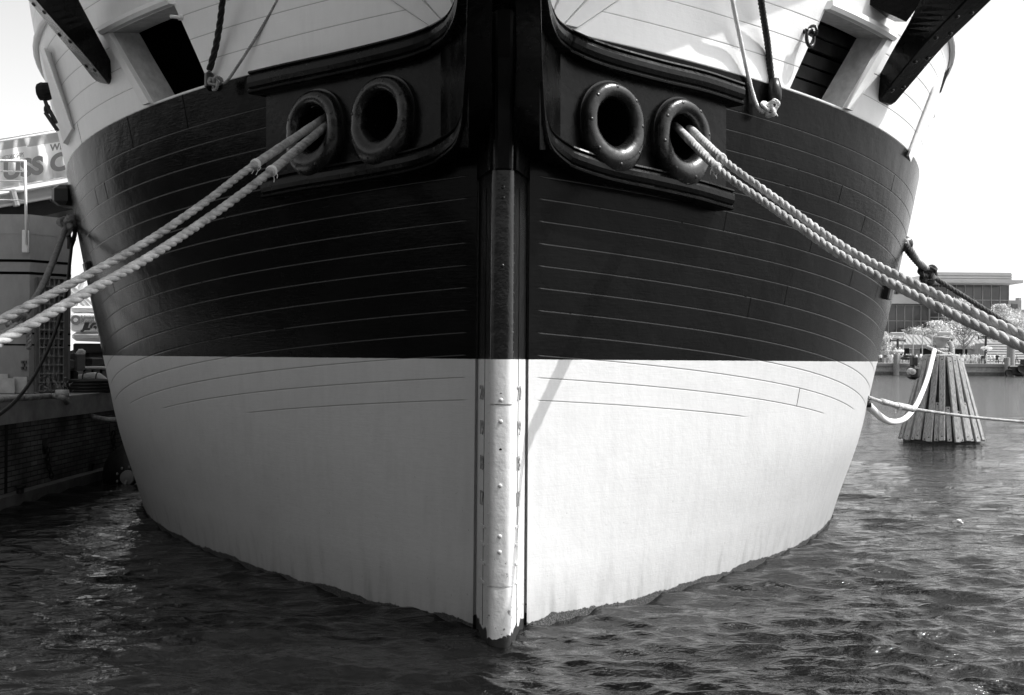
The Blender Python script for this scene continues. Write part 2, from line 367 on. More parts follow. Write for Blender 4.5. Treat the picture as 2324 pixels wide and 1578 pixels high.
def text_mesh(txt, size, m, parent, origin, xdir, updir, extrude=0.003, name='lettering', bold=0.0, align='LEFT', sx=1.0, sub=False, shear=0.0):
    cu = bpy.data.curves.new('txt', 'FONT'); cu.body = txt; cu.size = size; cu.extrude = extrude; cu.offset = bold; cu.align_x = align; cu.shear = shear
    o = bpy.data.objects.new('txt', cu); C.objects.link(o); bpy.context.view_layer.update()
    me = bpy.data.meshes.new_from_object(o.evaluated_get(bpy.context.evaluated_depsgraph_get()))
    x = Vector(xdir).normalized(); up = Vector(updir).normalized(); z = x.cross(up).normalized(); origin = Vector(origin)
    vs = [origin + x * v.co.x * sx + up * v.co.y + z * v.co.z for v in me.vertices]; fs = [tuple(p.vertices) for p in me.polygons]
    bpy.data.objects.remove(o); bpy.data.curves.remove(cu); bpy.data.meshes.remove(me)
    return (subpart if sub else part)(name, vs, fs, m, parent)

# ------------------------------------------------------------------ hull surface  (xc = ship's centre line)
XC = -0.09
ZK = [-1.0, 0.0, 0.4, 1.2, 2.38, 3.38, 4.48, 5.2, 6.3, 7.4, 9.0]
SK = [.287, .298, .305, .321, .3355, .349, .363, .371, .388, .404, .412]
BK = [6.2, 6.3, 6.3, 6.35, 6.45, 6.5, 6.5, 6.6, 6.9, 7.1, 7.15]
PK = [2.6, 2.6, 2.57, 2.5, 2.35, 2.25, 2.17, 2.2, 2.42, 2.6, 2.7]
def Yr(z): return 10.26 + 0.055 * max(min(z, 6), -1)
LK = []
for z, sl_, B, p in zip(ZK, SK, BK, PK):
    lo, hi = 3.0, 40.0
    for _ in range(50):
        L = (lo + hi) / 2; s = np.linspace(0, L, 400)
        b = .24 + (B - .24) * (1 - (1 - s / L) ** p); val = (b / (Yr(z) + s)).max()
        if val > sl_: lo = L
        else: hi = L
    LK.append(L)
_zd = np.arange(-1.5, 9.51, .05)
def _smooth(K):
    a = np.interp(_zd, ZK, K); w = np.hanning(27); w /= w.sum(); return np.convolve(np.pad(a, 13, mode='reflect', reflect_type='odd'), w, mode='valid')
BD, PD, LD = _smooth(BK), _smooth(PK), _smooth(LK)
def hb(s, z):
    B = np.interp(z, _zd, BD); p = np.interp(z, _zd, PD); L = np.interp(z, _zd, LD)
    t = np.clip(1 - s / L, 0, 1); return .24 + (B - .24) * (1 - t ** p)
def dip(s, q):
    g = np.interp(q, [0, 2.0, 2.6, 3.4, 5.3, 7.5], [1.2, 1.15, 1.08, .85, .55, .35])
    s2 = np.minimum(s, 14); return (.075 * s2 + .0085 * s2 * s2) * g
def hull_pt(side, s, q, off=0.0):
    def base(s, q):
        z = q - float(dip(s, q)); return Vector((XC - .034 * s + side * float(hb(s, z)), Yr(z) + s, z))
    p = base(s, q)
    if off == 0.0: return p
    e = 0.02; ds = base(s + e, q) - base(max(s - e, 0), q); dq = base(s, q + e) - base(s, q - e)
    n = ds.cross(dq).normalized()
    if n.x * side < 0: n = -n
    return p + n * off
def hull_n(side, s, q): return (hull_pt(side, s, q, 1.0) - hull_pt(side, s, q)).normalized()
# smooth surface for ray casts
_bvh = {}
for side in (-1, 1):
    ss = np.concatenate([np.arange(0, 1, .05), np.arange(1, 16, .15)]); qs = np.arange(-.8, 9.6, .12)
    vv = [hull_pt(side, s, q) for q in qs for s in ss]; W = len(ss)
    ff = [(i * W + j, i * W + j + 1, (i + 1) * W + j + 1, (i + 1) * W + j) for i in range(len(qs) - 1) for j in range(W - 1)]
    _bvh[side] = BVHTree.FromPolygons(vv, ff)
def hit(u, v):
    side = -1 if u < 1139 else 1
    for _ in range(40):          # a point just outside the silhouette moves in to it
        r = ray(u, v); h = _bvh[side].ray_cast(Vector((0, 0, HC)), r.normalized())
        if h[0] is not None: break
        u -= side * 2
    n = h[1]; 
    if n.dot(r) > 0: n = -n
    return h[0], n.normalized()
def sq(u, v):
    p, n = hit(u, v); s = p.y - Yr(p.z); q = p.z
    for _ in range(20): q = p.z + float(dip(s, q))
    return float(s), float(q)

def project(p):
    xw, zw = p.x / p.y, (p.z - HC) / p.y; xc = xw * cr + zw * sr; yc = -xw * sr + zw * cr
    return U0 + xc * F, V0 - yc * F
def hit_off(u, v, off, flat=.5):
    uu, vv = u, v
    for _ in range(8):
        p, n = hit(uu, vv); n = Vector((n.x, n.y, n.z * flat)).normalized(); a, b = project(p + n * off); uu += (u - a) * .8; vv += (v - b) * .8
    return p, n
ship = thing('sailing_ship', 'large wooden sailing ship seen bow on, black planked sides over a white bottom', 'ship', (XC, 10.3, 0))

# bridle port limits on the hull (same for both sides)
s0, _q = sq(1791, 208); s1, _q2 = sq(1909, 255)
QW = 5.452; QP0 = 5.475; QP1 = sq(1872, 24)[1]
s0t, s1t = sq(1872, 26)[0], sq(2012, 57)[0]
def warp(s, q):
    f = min(max((q - QP0) / (QP1 - QP0), 0), 1.15); return float(np.interp(s, [0, s0, s1, 9, 60], [0, s0 + (s0t - s0) * f, s1 + (s1t - s1) * f, 9, 60]))
for _z in (4.5, 5.2, 5.8, 6.3, 6.8, 7.4): print('flare', _z, [round(float(hb(x, _z + .1) - hb(x, _z)) * 10, 2) for x in (.5, 1, 2, 3, 4, 6)])
print('port', s0, s1, s0t, s1t, _q, _q2, QP1, 'L', [round(x, 2) for x in LK])
# hawse rings (image centre, on the bolster panel)
RINGS = [(706, 294), (860, 266), (1398, 280), (1556, 313)]
SEAMS = [2.02 + .204 * k for k in range(17)] + [5.452 + .27 * k for k in range(0, 8)]
SEAMS = [q for q in SEAMS if not (5.2 < q < 5.45)] 
BUTTS = [(1, 1840, 560), (1, 1960, 505), (1, 1935, 620), (1, 1700, 700), (1, 1990, 660), (1, 1650, 480), (1, 1785, 665), (-1, 240, 430), (-1, 300, 320), (-1, 180, 300), (-1, 205, 540), (-1, 260, 660), (-1, 420, 250), (1, 1910, 430), (1, 2030, 400), (1, 1815, 882), (-1, 215, 430)]
def build_hull(side):
    sc_ = list(np.arange(0, .3, .03)) + list(np.arange(.3, 1.2, .06)) + list(np.arange(1.2, 10, .085)) + list(np.arange(10, 40, .6))
    sc_ = [s for s in sc_ if abs(s - s0) > .03 and abs(s - s1) > .03] + [s0, s1]; sc_.sort()
    qc = set()
    for q in np.arange(-.9, 8.0, .06): qc.add(round(float(q), 4))
    GW = .0065
    for q in SEAMS:
        qc = {x for x in qc if abs(x - q) > .022}
    for q in SEAMS: qc |= {q - GW - .004, q - GW, q, q + GW, q + GW + .004}
    qc = {x for x in qc if abs(x - QP1) > .02 and abs(x - QP0) > .012} | {QP0, QP1}
    qc = sorted(qc); W = len(sc_); verts = []; qa = []; ga = []
    seamset = set(SEAMS)
    for q in qc:
        for s in sc_:
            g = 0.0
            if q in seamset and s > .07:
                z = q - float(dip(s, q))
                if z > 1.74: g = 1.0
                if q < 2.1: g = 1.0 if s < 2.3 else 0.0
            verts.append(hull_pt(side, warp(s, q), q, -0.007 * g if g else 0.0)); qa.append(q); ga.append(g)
    faces = []
    for i in range(len(qc) - 1):
        for j in range(W - 1):
            qm = (qc[i] + qc[i + 1]) / 2; sm = (sc_[j] + sc_[j + 1]) / 2
            if s0 < sm < s1 and QP0 < qm < QP1: continue
            c = (verts[i * W + j] + verts[(i + 1) * W + j + 1]) / 2
            if any((c - rc).length < .25 for rc in ring_holes[side]): continue
            f = (i * W + j, i * W + j + 1, (i + 1) * W + j + 1, (i + 1) * W + j)
            faces.append(f if side < 0 else f[::-1])
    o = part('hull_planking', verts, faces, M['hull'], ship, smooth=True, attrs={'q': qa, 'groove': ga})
    for sd, u, v in BUTTS:
        if sd != side: continue
        mb = MB()
        s, q = sq(u, v); below = max([x for x in SEAMS if x < q], default=None); above = min([x for x in SEAMS if x > q], default=None)
        if below is None or above is None: continue
        ql = np.linspace(below, above, 6); a = [hull_pt(side, s - .005, x, .0015) for x in ql]; b = [hull_pt(side, s + .005, x, .0015) for x in ql]
        n = len(ql); mb.add(a + b, [(i, i + 1, n + i + 1, n + i) for i in range(n - 1)]); mb.build('butt_joint', M['void'], o, sub=True)
ring_holes = {-1: [], 1: []}
ring_frames = []
for u, v in RINGS:
    p, n = hit_off(u, v, .2, .4); side = -1 if u < 1139 else 1
    ring_holes[side].append(p); ring_frames.append((side, p, n))
for side in (-1, 1): build_hull(side)

# bow planking above the cheeks: vertical white boards against the stem
# ------------------------------------------------------------------ stem, gripe plate, knee of the head
def stem_profile(z):          # front face Y at height z
    return float(np.interp(z, [-1, 0, 1.2, 2.4, 4.05, 4.8, 5.4, 6.2, 7.4], [9.52, 9.57, 9.66, 9.80, 9.98, 9.75, 9.3, 8.4, 7.0]))
def slab(zs, fh, bh, y_front, y_back, name, m, xoff=0.0):
    vs = []; fs = []
    for z in zs:
        yf, yb = y_front(z), y_back(z)
        for x, y in ((-bh, yb), (-fh - (bh - fh) * .0, yf + .03), (-fh + .02, yf), (fh - .02, yf), (fh, yf + .03), (bh, yb)):
            vs.append((XC + x + xoff, y, z))
    n = 6
    for i in range(len(zs) - 1):
        for k in range(n - 1): fs.append((i * n + k, (i + 1) * n + k, (i + 1) * n + k + 1, i * n + k + 1))
    return vs, fs
zs = list(np.arange(-.9, 7.4, .12))
v_, f_ = slab(zs, .088, .215, lambda z: stem_profile(z) + (.02 if z < 4.05 else 0), lambda z: Yr(z) + .02, 'stem', M['stem'])
stem = part('stem', v_, [f[::-1] for f in f_], M['stem'], ship)
# narrow fillets either side of the rabbet, leaving a dark slot
for sg in (-1, 1):
    mb = MB(); a = []; 
    zz = list(np.arange(-.9, 4.15, .15))
    for z in zz:
        y = Yr(z) + .02; a += [Vector((XC + sg * .215, y, z)), Vector((XC + sg * .222, y + .05, z)), Vector((XC + sg * .262, y + .05, z))]
    fs = []
    for i in range(len(zz) - 1):
        for k in range(2): fs.append((i * 3 + k, i * 3 + k + 1, (i + 1) * 3 + k + 1, (i + 1) * 3 + k))
    mb.add(a, fs); mb.build('rabbet_slot', M['stem'], ship)
    # seam down the side of the stem
    mb = MB(); mb2 = []
    for z in np.arange(0.1, 4.0, .2):
        t = .45; y0 = stem_profile(z) + .05; y1 = Yr(z) + .02
        mb2.append(Vector((XC + sg * (.088 + (.215 - .088) * t + .0005), y0 + (y1 - y0) * t, z)))
    mb.tube(mb2, .004, 5); mb.build('stem_seam', M['void'], stem, sub=True)
# copper-sheathed gripe plate on the stem face, rounded
def plate_pt(z, th, off=0.0):
    w = .098 + off; y = stem_profile(z) + .075
    sn = math.sin(th); return Vector((XC + w * math.copysign(abs(sn) ** .62, sn), y - (.085 + off) * math.cos(th) ** .6 if math.cos(th) > 0 else y, z))
mb = MB(); secs = [(-.9, .49), (.495, 2.0), (2.006, 4.02)]
for (za, zb) in secs:
    zl = list(np.linspace(za, zb, 24)); th = np.linspace(-math.pi / 2, math.pi / 2, 19); a = []
    for i, z in enumerate(zl):
        e = 0.003 if i in (0, len(zl) - 1) else 0.0
        for t in th:
            wob = .0025 * noise.noise(Vector((t * 2, z * 5, 3)))
            a.append(plate_pt(z, t, -e + wob + .004))
    n = len(th); mb.add(a, [(i * n + k, i * n + k + 1, (i + 1) * n + k + 1, (i + 1) * n + k) for i in range(len(zl) - 1) for k in range(n - 1)])
    mb.add([plate_pt(zb, t, .004) for t in th], [tuple(range(n))])
plate = mb.build('stem_plate', M['stem'], ship, smooth=True)
def dome(mb, c, n, r, h=.5):
    n = Vector(n).normalized(); a = n.orthogonal().normalized(); b = n.cross(a); vs = []; seg = 10
    for ring, (rr, hh) in enumerate(((1, 0), (.85, .5), (.5, .85))):
        for k in range(seg):
            t = 2 * math.pi * k / seg; vs.append(Vector(c) + (a * math.cos(t) + b * math.sin(t)) * r * rr + n * r * h * hh)
    vs.append(Vector(c) + n * r * h); fs = []
    for i in range(2):
        for k in range(seg): k2 = (k + 1) % seg; fs.append((i * seg + k, i * seg + k2, (i + 1) * seg + k2, (i + 1) * seg + k))
    for k in range(seg): fs.append((2 * seg + k, 2 * seg + (k + 1) % seg, 3 * seg))
    mb.add(vs, fs)
for v in (909, 958, 1102, 1215, 1250, 415, 440, 600):
    z = P(1136, v, 9.7).z; mb = MB(); p = plate_pt(z, .0, .004); dome(mb, p + Vector((0, .003, 0)), (0, -1, 0), .02, .55); mb.build('bolt', M['stem'], plate, smooth=True, sub=True)
for v in (896, 1021):
    z = P(1136, v, 9.7).z; mb = MB(); p = plate_pt(z, .0, .004); dome(mb, p + Vector((0, .0, 0)), (0, -1, 0), .013, .05); mb.build('bolt_hole', M['void'], plate, sub=True)
for z in np.arange(.15, 4.0, .085):          # tacks along both edges of the plate
    for sg in (-1, 1):
        mb = MB(); p = plate_pt(z, sg * 1.35, .005); dome(mb, p, (sg, -.3, 0), .008, .5); mb.build('tack', M['stem'], plate, sub=True, smooth=True)
# draft figures on the stem sides
for num, z in ((20, 2.03), (19, 1.725), (18, 1.42), (17, 1.115)):
    for sg in (-1, 1):
        y0 = stem_profile(z) + .06; y1 = Yr(z) + .02; x0, x1 = .088, .215
        d = Vector((sg * (x1 - x0), y1 - y0, 0)).normalized(); pz = z
        if sg > 0: org = Vector((XC + x0, y0, pz)) + d * .20; xd = d
        else: org = Vector((XC - x0, y0, pz)) + d * .47; xd = -d
        nn = Vector((0, 0, 1)).cross(xd) * -1
        nn = xd.cross(Vector((0, 0, 1)))
        if nn.y > 0: nn = -nn
        text_mesh(str(num), .18, M['numeral'], stem, org + nn * .004, xd, (0, 0, 1), .004, 'draft_numeral', sub=True, bold=0)
for z in (.93, .78, .62, .46):
    for sg in (-1, 1):
        mb = MB()
        y0 = stem_profile(z) + .06; y1 = Yr(z) + .02; x0, x1 = .088, .215
        a = Vector((XC + sg * x0, y0, z)) + Vector((sg * (x1 - x0), y1 - y0, 0)) * .30; b = Vector((XC + sg * x0, y0, z)) + Vector((sg * (x1 - x0), y1 - y0, 0)) * .6
        d = (b - a).normalized(); nn = Vector((d.y, -d.x, 0)) * sg
        mb.prism([a - nn * .002, b - nn * .002, b - nn * .002 + Vector((0, 0, .022)), a - nn * .002 + Vector((0, 0, .022))], nn * .012); mb.build('draft_bar', M['stem'], stem, sub=True)
# knee of the head (black timber leaning forward above the plate)
mb = MB(); kz = [4.03, 4.3, 4.6, 4.9, 5.2, 5.6, 6.2, 7.2]
for wf, wb, dy, yb in ((.070, .075, -.05, .25),):
    a = []
    for z in kz:
        yf = stem_profile(z) - .03 - (.02 if z > 4.1 else 0)
        for x, y in ((-wb, yf + .3), (-wf, yf + .02), (-wf + .02, yf), (wf - .02, yf), (wf, yf + .02), (wb, yf + .3)): a.append(Vector((XC + x + .005, y, z)))
    n = 6; mb.add(a, [(i * n + k, i * n + k + 1, (i + 1) * n + k + 1, (i + 1) * n + k) for i in range(len(kz) - 1) for k in range(n - 1)]); mb.add(a[:6], [tuple(range(6))])
mb.build('cutwater', M['blackmatt'], ship)
for sg in (-1, 1):
    mb = MB(); a = []
    for z in kz:
        yf = stem_profile(z)
        for x, y in ((.078, yf + .06), (.115, yf + .05), (.135, yf + .10), (.20, yf + .40), (.27, max(Yr(z) + .15, yf + .6))): a.append(Vector((XC + sg * x, y, z)))
    n = 5; mb.add(a, [(i * n + k, i * n + k + 1, (i + 1) * n + k + 1, (i + 1) * n + k) for i in range(len(kz) - 1) for k in range(n - 1)])
    mb.build('head_knee', M['black'], ship, smooth=False)

# ------------------------------------------------------------------ cheeks (moulded brackets above and below the hawse holes)
def surf_path(pts):
    """pts: (u, v) or (u, v, Y). returns points, normals on/over the hull"""
    out = []
    for p in pts:
        if len(p) == 2: a, n = hit_off(p[0], p[1], .2)
        else:
            a = P(*p[:3]); sd = -1 if p[0] < 1139 else 1; w = p[3] if len(p) > 3 else .9
            n = Vector((sd * w, -(1 - w * w) ** .5 if w < 1 else 0, 0)).normalized(); a = a - n * .2 * (p[4] if len(p) > 4 else 1)
        out.append((a, n))
    return out
def sweep_profile(name, pts, prof, m, parent, sub=False):
    base = surf_path(pts); P3 = [b[0] for b in base]; N3 = [b[1] for b in base]
    path = spline(P3, .05); nrm = spline([Vector(x) for x in N3], 1e9)
    # resample normals to the path
    cum = [0]; 
    for i in range(1, len(P3)): cum.append(cum[-1] + (P3[i] - P3[i - 1]).length)
    L = [0]
    for i in range(1, len(path)): L.append(L[-1] + (path[i] - path[i - 1]).length)
    tot = L[-1]; vs = []; n = len(prof)
    for i, p in enumerate(path):
        l = L[i] / tot * cum[-1]; k = max(0, min(len(cum) - 2, int(np.searchsorted(cum, l) - 1))); f = (l - cum[k]) / max(1e-6, cum[k + 1] - cum[k])
        nn = (N3[k] * (1 - f) + N3[k + 1] * f).normalized()
        t = (path[min(i + 1, len(path) - 1)] - path[max(i - 1, 0)]).normalized()
        nn = (nn - t * nn.dot(t)).normalized(); up = t.cross(nn)
        if up.z < 0 or (abs(up.z) < .3 and up.x * (1 if P3[0].x > XC else -1) > 0 and abs(t.z) > .8): up = -up
        if i and up.dot(lastup) < 0: up = -up
        lastup = up
        sc = np.interp(l, cum, [q[4] if len(q) > 4 else 1.0 for q in pts])
        for (a, b) in prof: vs.append(p + nn * a * sc + up * b * sc)
    fs = [(i * n + k, i * n + (k + 1) % n, (i + 1) * n + (k + 1) % n, (i + 1) * n + k) for i in range(len(path) - 1) for k in range(n)]
    fs += [tuple(range(n)), tuple(range((len(path) - 1) * n + n - 1, (len(path) - 1) * n - 1, -1))]
    o = (subpart if sub else part)(name, vs, fs, m, parent)
    md = o.modifiers.new('bev', 'BEVEL'); md.width = .008; md.segments = 2; md.limit_method = 'ANGLE'; md.angle_limit = R(25)
    return o
# profile (out from hull, up)
CH = [(-.25, .105), (.17, .12), (.215, .105), (.225, .085), (.20, .075), (.215, .06), (.235, .03), (.238, -.02), (.222, -.062), (.205, -.07), (.215, -.082), (.235, -.098), (.232, -.118), (.205, -.128), (-.25, -.12)]
def mir(pts):       # mirror left-hand image points about the ship's own centre line
    return pts
UL = [(566, 186), (650, 167), (750, 146), (850, 123), (935, 101), (985, 82, 10.62, .6, 1), (1016, 58, 10.25, .85, .9), (1034, 25, 9.8, .97, .8), (1043, -10, 9.3, 1.0, .75), (1050, -70, 8.7, 1.0, .7)]
UR = [(1686, 212), (1600, 184), (1500, 160), (1400, 133), (1338, 112), (1290, 92, 10.62, .6, 1), (1262, 66, 10.25, .85, .9), (1247, 30, 9.8, .97, .8), (1239, -10, 9.3, 1.0, .75), (1232, -70, 8.7, 1.0, .7)]
LL = [(596, 425), (680, 408), (780, 392), (880, 374), (945, 360), (995, 342, 10.55, .6, 1), (1032, 312, 10.2, .85, .85), (1050, 272, 9.95, .97, .62), (1056, 220, 9.7, 1.0, .5), (1062, 120, 9.3, 1.0, .42), (1064, 20, 8.9, 1.0, .4), (1066, -70, 8.6, 1.0, .4)]
LR = [(1662, 452), (1580, 428), (1480, 405), (1400, 388), (1338, 370), (1290, 352, 10.55, .6, 1), (1254, 320, 10.2, .85, .85), (1237, 278, 9.95, .97, .62), (1230, 220, 9.7, 1.0, .5), (1226, 120, 9.3, 1.0, .42), (1224, 20, 8.9, 1.0, .4), (1222, -70, 8.6, 1.0, .4)]
for pth in (UL, UR): sweep_profile('upper_cheek', pth, CH, M['black'], ship)
CL = [(a, b * .92) for a, b in CH]
for pth in (LL, LR): sweep_profile('lower_cheek', pth, CL, M['black'], ship)

# hawse bolster panel between the cheeks, with round holes
def bolster(side):
    if side < 0:
        us = list(np.linspace(604, 1000, 58)); top = [(604, 190), (750, 160), (940, 115), (1000, 90)]; bot = [(604, 415), (780, 385), (950, 352), (1000, 335)]
    else:
        us = list(np.linspace(1648, 1272, 58)); top = [(1272, 95), (1330, 118), (1500, 172), (1648, 212)]; bot = [(1272, 340), (1330, 362), (1480, 398), (1648, 440)]
    tx, ty = zip(*sorted(top)); bx, by = zip(*sorted(bot)); vs = []; K = 40; rc = [f[1] for f in ring_frames if f[0] == side]
    for u in us:
        for k in range(K + 1):
            v = np.interp(u, tx, ty) * (1 - k / K) + np.interp(u, bx, by) * k / K
            p, n = hit_off(u, v, .10, .4); vs.append(p + n * .10)
    # inner run: forward on to the knee
    for (uu, Y) in (((1022, 10.42), (1042, 10.15), (1058, 9.85), (1064, 9.5)) if side < 0 else ((1258, 10.42), (1240, 10.15), (1229, 9.85), (1225, 9.5))):
        for k in range(K + 1):
            v0 = np.interp(1000 if side < 0 else 1272, tx, ty) - 60; v1 = np.interp(1000 if side < 0 else 1272, bx, by)
            vs.append(P(uu, v0 * (1 - k / K) + v1 * k / K, Y))
    W = K + 1; fs = []
    nu = len(us) + 4
    for i in range(nu - 1):
        for k in range(K):
            f = (i * W + k, i * W + k + 1, (i + 1) * W + k + 1, (i + 1) * W + k); c = sum((vs[x] for x in f), Vector()) / 4
            if any((c - r).length < .25 for r in rc): continue
            fs.append(f)
    b = len(vs)          # outboard end of the panel
    for k in range(K + 1):
        p, n = hit(us[0] + side * 2, np.interp(us[0], tx, ty) * (1 - k / K) + np.interp(us[0], bx, by) * k / K); vs.append(p - n * .02)
    fs += [(k, k + 1, b + k + 1, b + k) for k in range(K)]
    return part('hawse_bolster', vs, fs, M['black'], ship, smooth=False)
for side in (-1, 1): bolster(side)

# hawse lips
def hawse(i, side, p, n):
    up = Vector((0, 0, 1)); up = (up - n * up.dot(n)).normalized(); rt = up.cross(n).normalized()
    c = p + n * .16; ch = len(range(72)); vs = []; SEG = 16
    for a in range(72):
        th = 2 * math.pi * a / 72; bot = max(0, -math.sin(th)) ** 1.5
        d = rt * math.cos(th) + up * math.sin(th); rr = .078 + .058 * bot; Rm = .285; sag = up * (-.035 * bot)
        for k in range(SEG):
            ph = 2 * math.pi * k / SEG; bumpy = 1 + .02 * noise.noise((d * 3 + n * math.sin(ph) + Vector((i, 0, 0))) * 2)
            rx = rr * bumpy
            # the throat flares inwards behind the lip
            vs.append(c + sag + d * (Rm * (1.0 + .1 * abs(math.sin(th))) - rx * math.cos(ph)) + n * (rx * .95 * math.sin(ph)))
    fs = [(a * SEG + k, a * SEG + (k + 1) % SEG, ((a + 1) % 72) * SEG + (k + 1) % SEG, ((a + 1) % 72) * SEG + k) for a in range(72) for k in range(SEG)]
    ring = part('hawse_lip', vs, fs, M['ironworn'], ship, smooth=True)
    mb = MB()     # flange plate behind
    a_ = []
    for rr, off in ((.33, .0), (.375, 0.0), (.375, .05), (.33, .05)):
        for a in range(48):
            th = 2 * math.pi * a / 48; d = rt * math.cos(th) + up * math.sin(th); a_.append(p + n * (.085 + off) + d * rr * (1 + .1 * abs(math.sin(th))))
    mb.add(a_, [(r_ * 48 + k, r_ * 48 + (k + 1) % 48, ((r_ + 1) % 4) * 48 + (k + 1) % 48, ((r_ + 1) % 4) * 48 + k) for r_ in range(4) for k in range(48)])
    mb.build('flange', M['iron'], ring, sub=True, smooth=False)
    for a in range(8):
        th = 2 * math.pi * (a + .5) / 8 + .2 * i; d = rt * math.cos(th) + up * math.sin(th); bot = max(0, -math.sin(th)) ** 1.5
        ph = 1.95; rr = .078 + .058 * bot
        pp = c + up * (-.035 * bot) + d * (.285 * (1 + .1 * abs(math.sin(th))) - rr * math.cos(ph)) + n * (rr * .95 * math.sin(ph))
        nn = (-d * math.cos(ph) + n * math.sin(ph)).normalized()
        mb = MB(); dome(mb, pp - nn * .003, nn, .019, .45); mb.build('rivet', M['iron'], ring, sub=True, smooth=True)
    mb = MB(); vs = []; seg = 32     # pipe
    for off, rr in ((.14, .225), (.0, .23), (-.9, .23)):
        for k in range(seg):
            th = 2 * math.pi * k / seg; vs.append(p + n * off + (rt * math.cos(th) + up * math.sin(th)) * rr)
    mb.add(vs, [(r_ * seg + k, r_ * seg + (k + 1) % seg, (r_ + 1) * seg + (k + 1) % seg, (r_ + 1) * seg + k) for r_ in range(2) for k in range(seg)] + [tuple(range(2 * seg, 3 * seg))])
    mb.build('hawse_pipe', M['void'], ring, sub=True)
for i, (side, p, n) in enumerate(ring_frames): hawse(i, side, p, n)

# ------------------------------------------------------------------ bow above: vertical white boards next to the stem, bridle ports, catheads
def board_patch(side):
    mb = MB(); e1 = sq(974, 58); e2 = sq(888, 0); kk = (e2[0] - e1[0]) / (e2[1] - e1[1]); edge = [(q, max(.1, e1[0] + kk * (q - e1[1]))) for q in (5.5, 5.8, 6.2, 6.8, 7.9)]
    qs = np.linspace(5.5, 7.9, 12); es = np.interp(qs, [e[0] for e in edge], [e[1] for e in edge]); nb = 3; vs = []
    for b in range(nb):
        grid = []
        for q, e in zip(qs, es):
            for f in (b / nb + .004, (b + .06) / nb, (b + .94) / nb, (b + 1) / nb - .004):
                off = .045 if .05 < (f * nb - b) < .95 else .030
                grid.append(hull_pt(side, max(0.01, e * f), q, off))
        n = 4; mb.add(grid, [(i * n + k, i * n + k + 1, (i + 1) * n + k + 1, (i + 1) * n + k) for i in range(len(qs) - 1) for k in range(3)])
    # outer edge
    a = [hull_pt(side, e, q, .030) for q, e in zip(qs, es)]; b_ = [hull_pt(side, e + .002, q, -.01) for q, e in zip(qs, es)]; n = len(a)
    mb.add(a + b_, [(i, i + 1, n + i + 1, n + i) for i in range(n - 1)])
    mb.build('bow_boarding', M['white'], ship)
for side in (-1, 1): board_patch(side)

def HP(side, s, q, off=0.0): return hull_pt(side, warp(s, q), q, off)
def bridle_port(side):
    mb = MB(); K = 8; D = -.34
    qs = np.linspace(QP0, QP1, K)
    def strip(a, b, mi=0):
        n = len(a); mb.add(list(a) + list(b), [(i, i + 1, n + i + 1, n + i) for i in range(n - 1)], mi)
    # reveals
    strip([HP(side, s1, q, .0) for q in qs], [HP(side, s1, q, D) for q in qs])
    strip([HP(side, s0, q, .0) for q in qs], [HP(side, s0, q, D) for q in qs])
    ssl = np.linspace(s0, s1, 8)
    strip([HP(side, s, QP1, .0) for s in ssl], [HP(side, s, QP1, D) for s in ssl])
    strip([HP(side, s, QP0, .0) for s in ssl], [HP(side, s, QP0, D) for s in ssl])
    mb.build('port_jamb', M['whitewood'], ship)
    # outer moulding on the after and upper edges
    fr = MB(); w = .11; o = .06
    a = [HP(side, s1 + .004, q, -.01) for q in qs]; b = [HP(side, s1 + .004, q, o) for q in qs]; c = [HP(side, s1 + w, q, o) for q in qs]; d = [HP(side, s1 + w, q, -.01) for q in qs]; n = K
    fr.add(a + b + c + d, [(r_ * n + i, r_ * n + i + 1, (r_ + 1) * n + i + 1, (r_ + 1) * n + i) for r_ in range(3) for i in range(n - 1)] + [(0, n, 2 * n, 3 * n), (n - 1, 2 * n - 1, 3 * n - 1, 4 * n - 1)])
    ssl2 = np.linspace(s0 - .02, s1 + w, 9); n = 9
    A = [[HP(side, s, QP1 + x, off) for s in ssl2] for x, off in ((.004, -.01), (.004, .085), (.05, .10), (.11, .07), (.11, -.01))]
    fr.add(sum(A, []), [(r_ * n + i, r_ * n + i + 1, (r_ + 1) * n + i + 1, (r_ + 1) * n + i) for r_ in range(4) for i in range(n - 1)] + [(0, n, 2 * n, 3 * n, 4 * n), tuple(k * n + n - 1 for k in range(5))])
    fr.build('port_frame', M['white'], ship)
    # dark ’tween-deck seen through the opening
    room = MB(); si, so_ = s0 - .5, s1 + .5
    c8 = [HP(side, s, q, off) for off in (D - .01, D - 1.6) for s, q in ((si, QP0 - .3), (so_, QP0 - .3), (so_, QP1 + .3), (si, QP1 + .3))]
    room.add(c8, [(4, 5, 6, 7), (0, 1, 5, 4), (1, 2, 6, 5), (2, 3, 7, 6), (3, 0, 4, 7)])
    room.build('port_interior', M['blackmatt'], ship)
    ib = MB()         # ceiling planks inside
    for k in range(6):
        q = QP0 + .05 + k * .17; a, b = HP(side, si, q, D - .28), HP(side, so_, q, D - .28)
        ib.prism([a, b, b + Vector((0, 0, .155)), a + Vector((0, 0, .155))], hull_n(side, s0, 6) * -.05)
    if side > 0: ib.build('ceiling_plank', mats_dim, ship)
mats_dim = mat('dim_grey_paint', 0.11, 0.7, 0.2, 0.3, 4)
for side in (-1, 1): bridle_port(side)

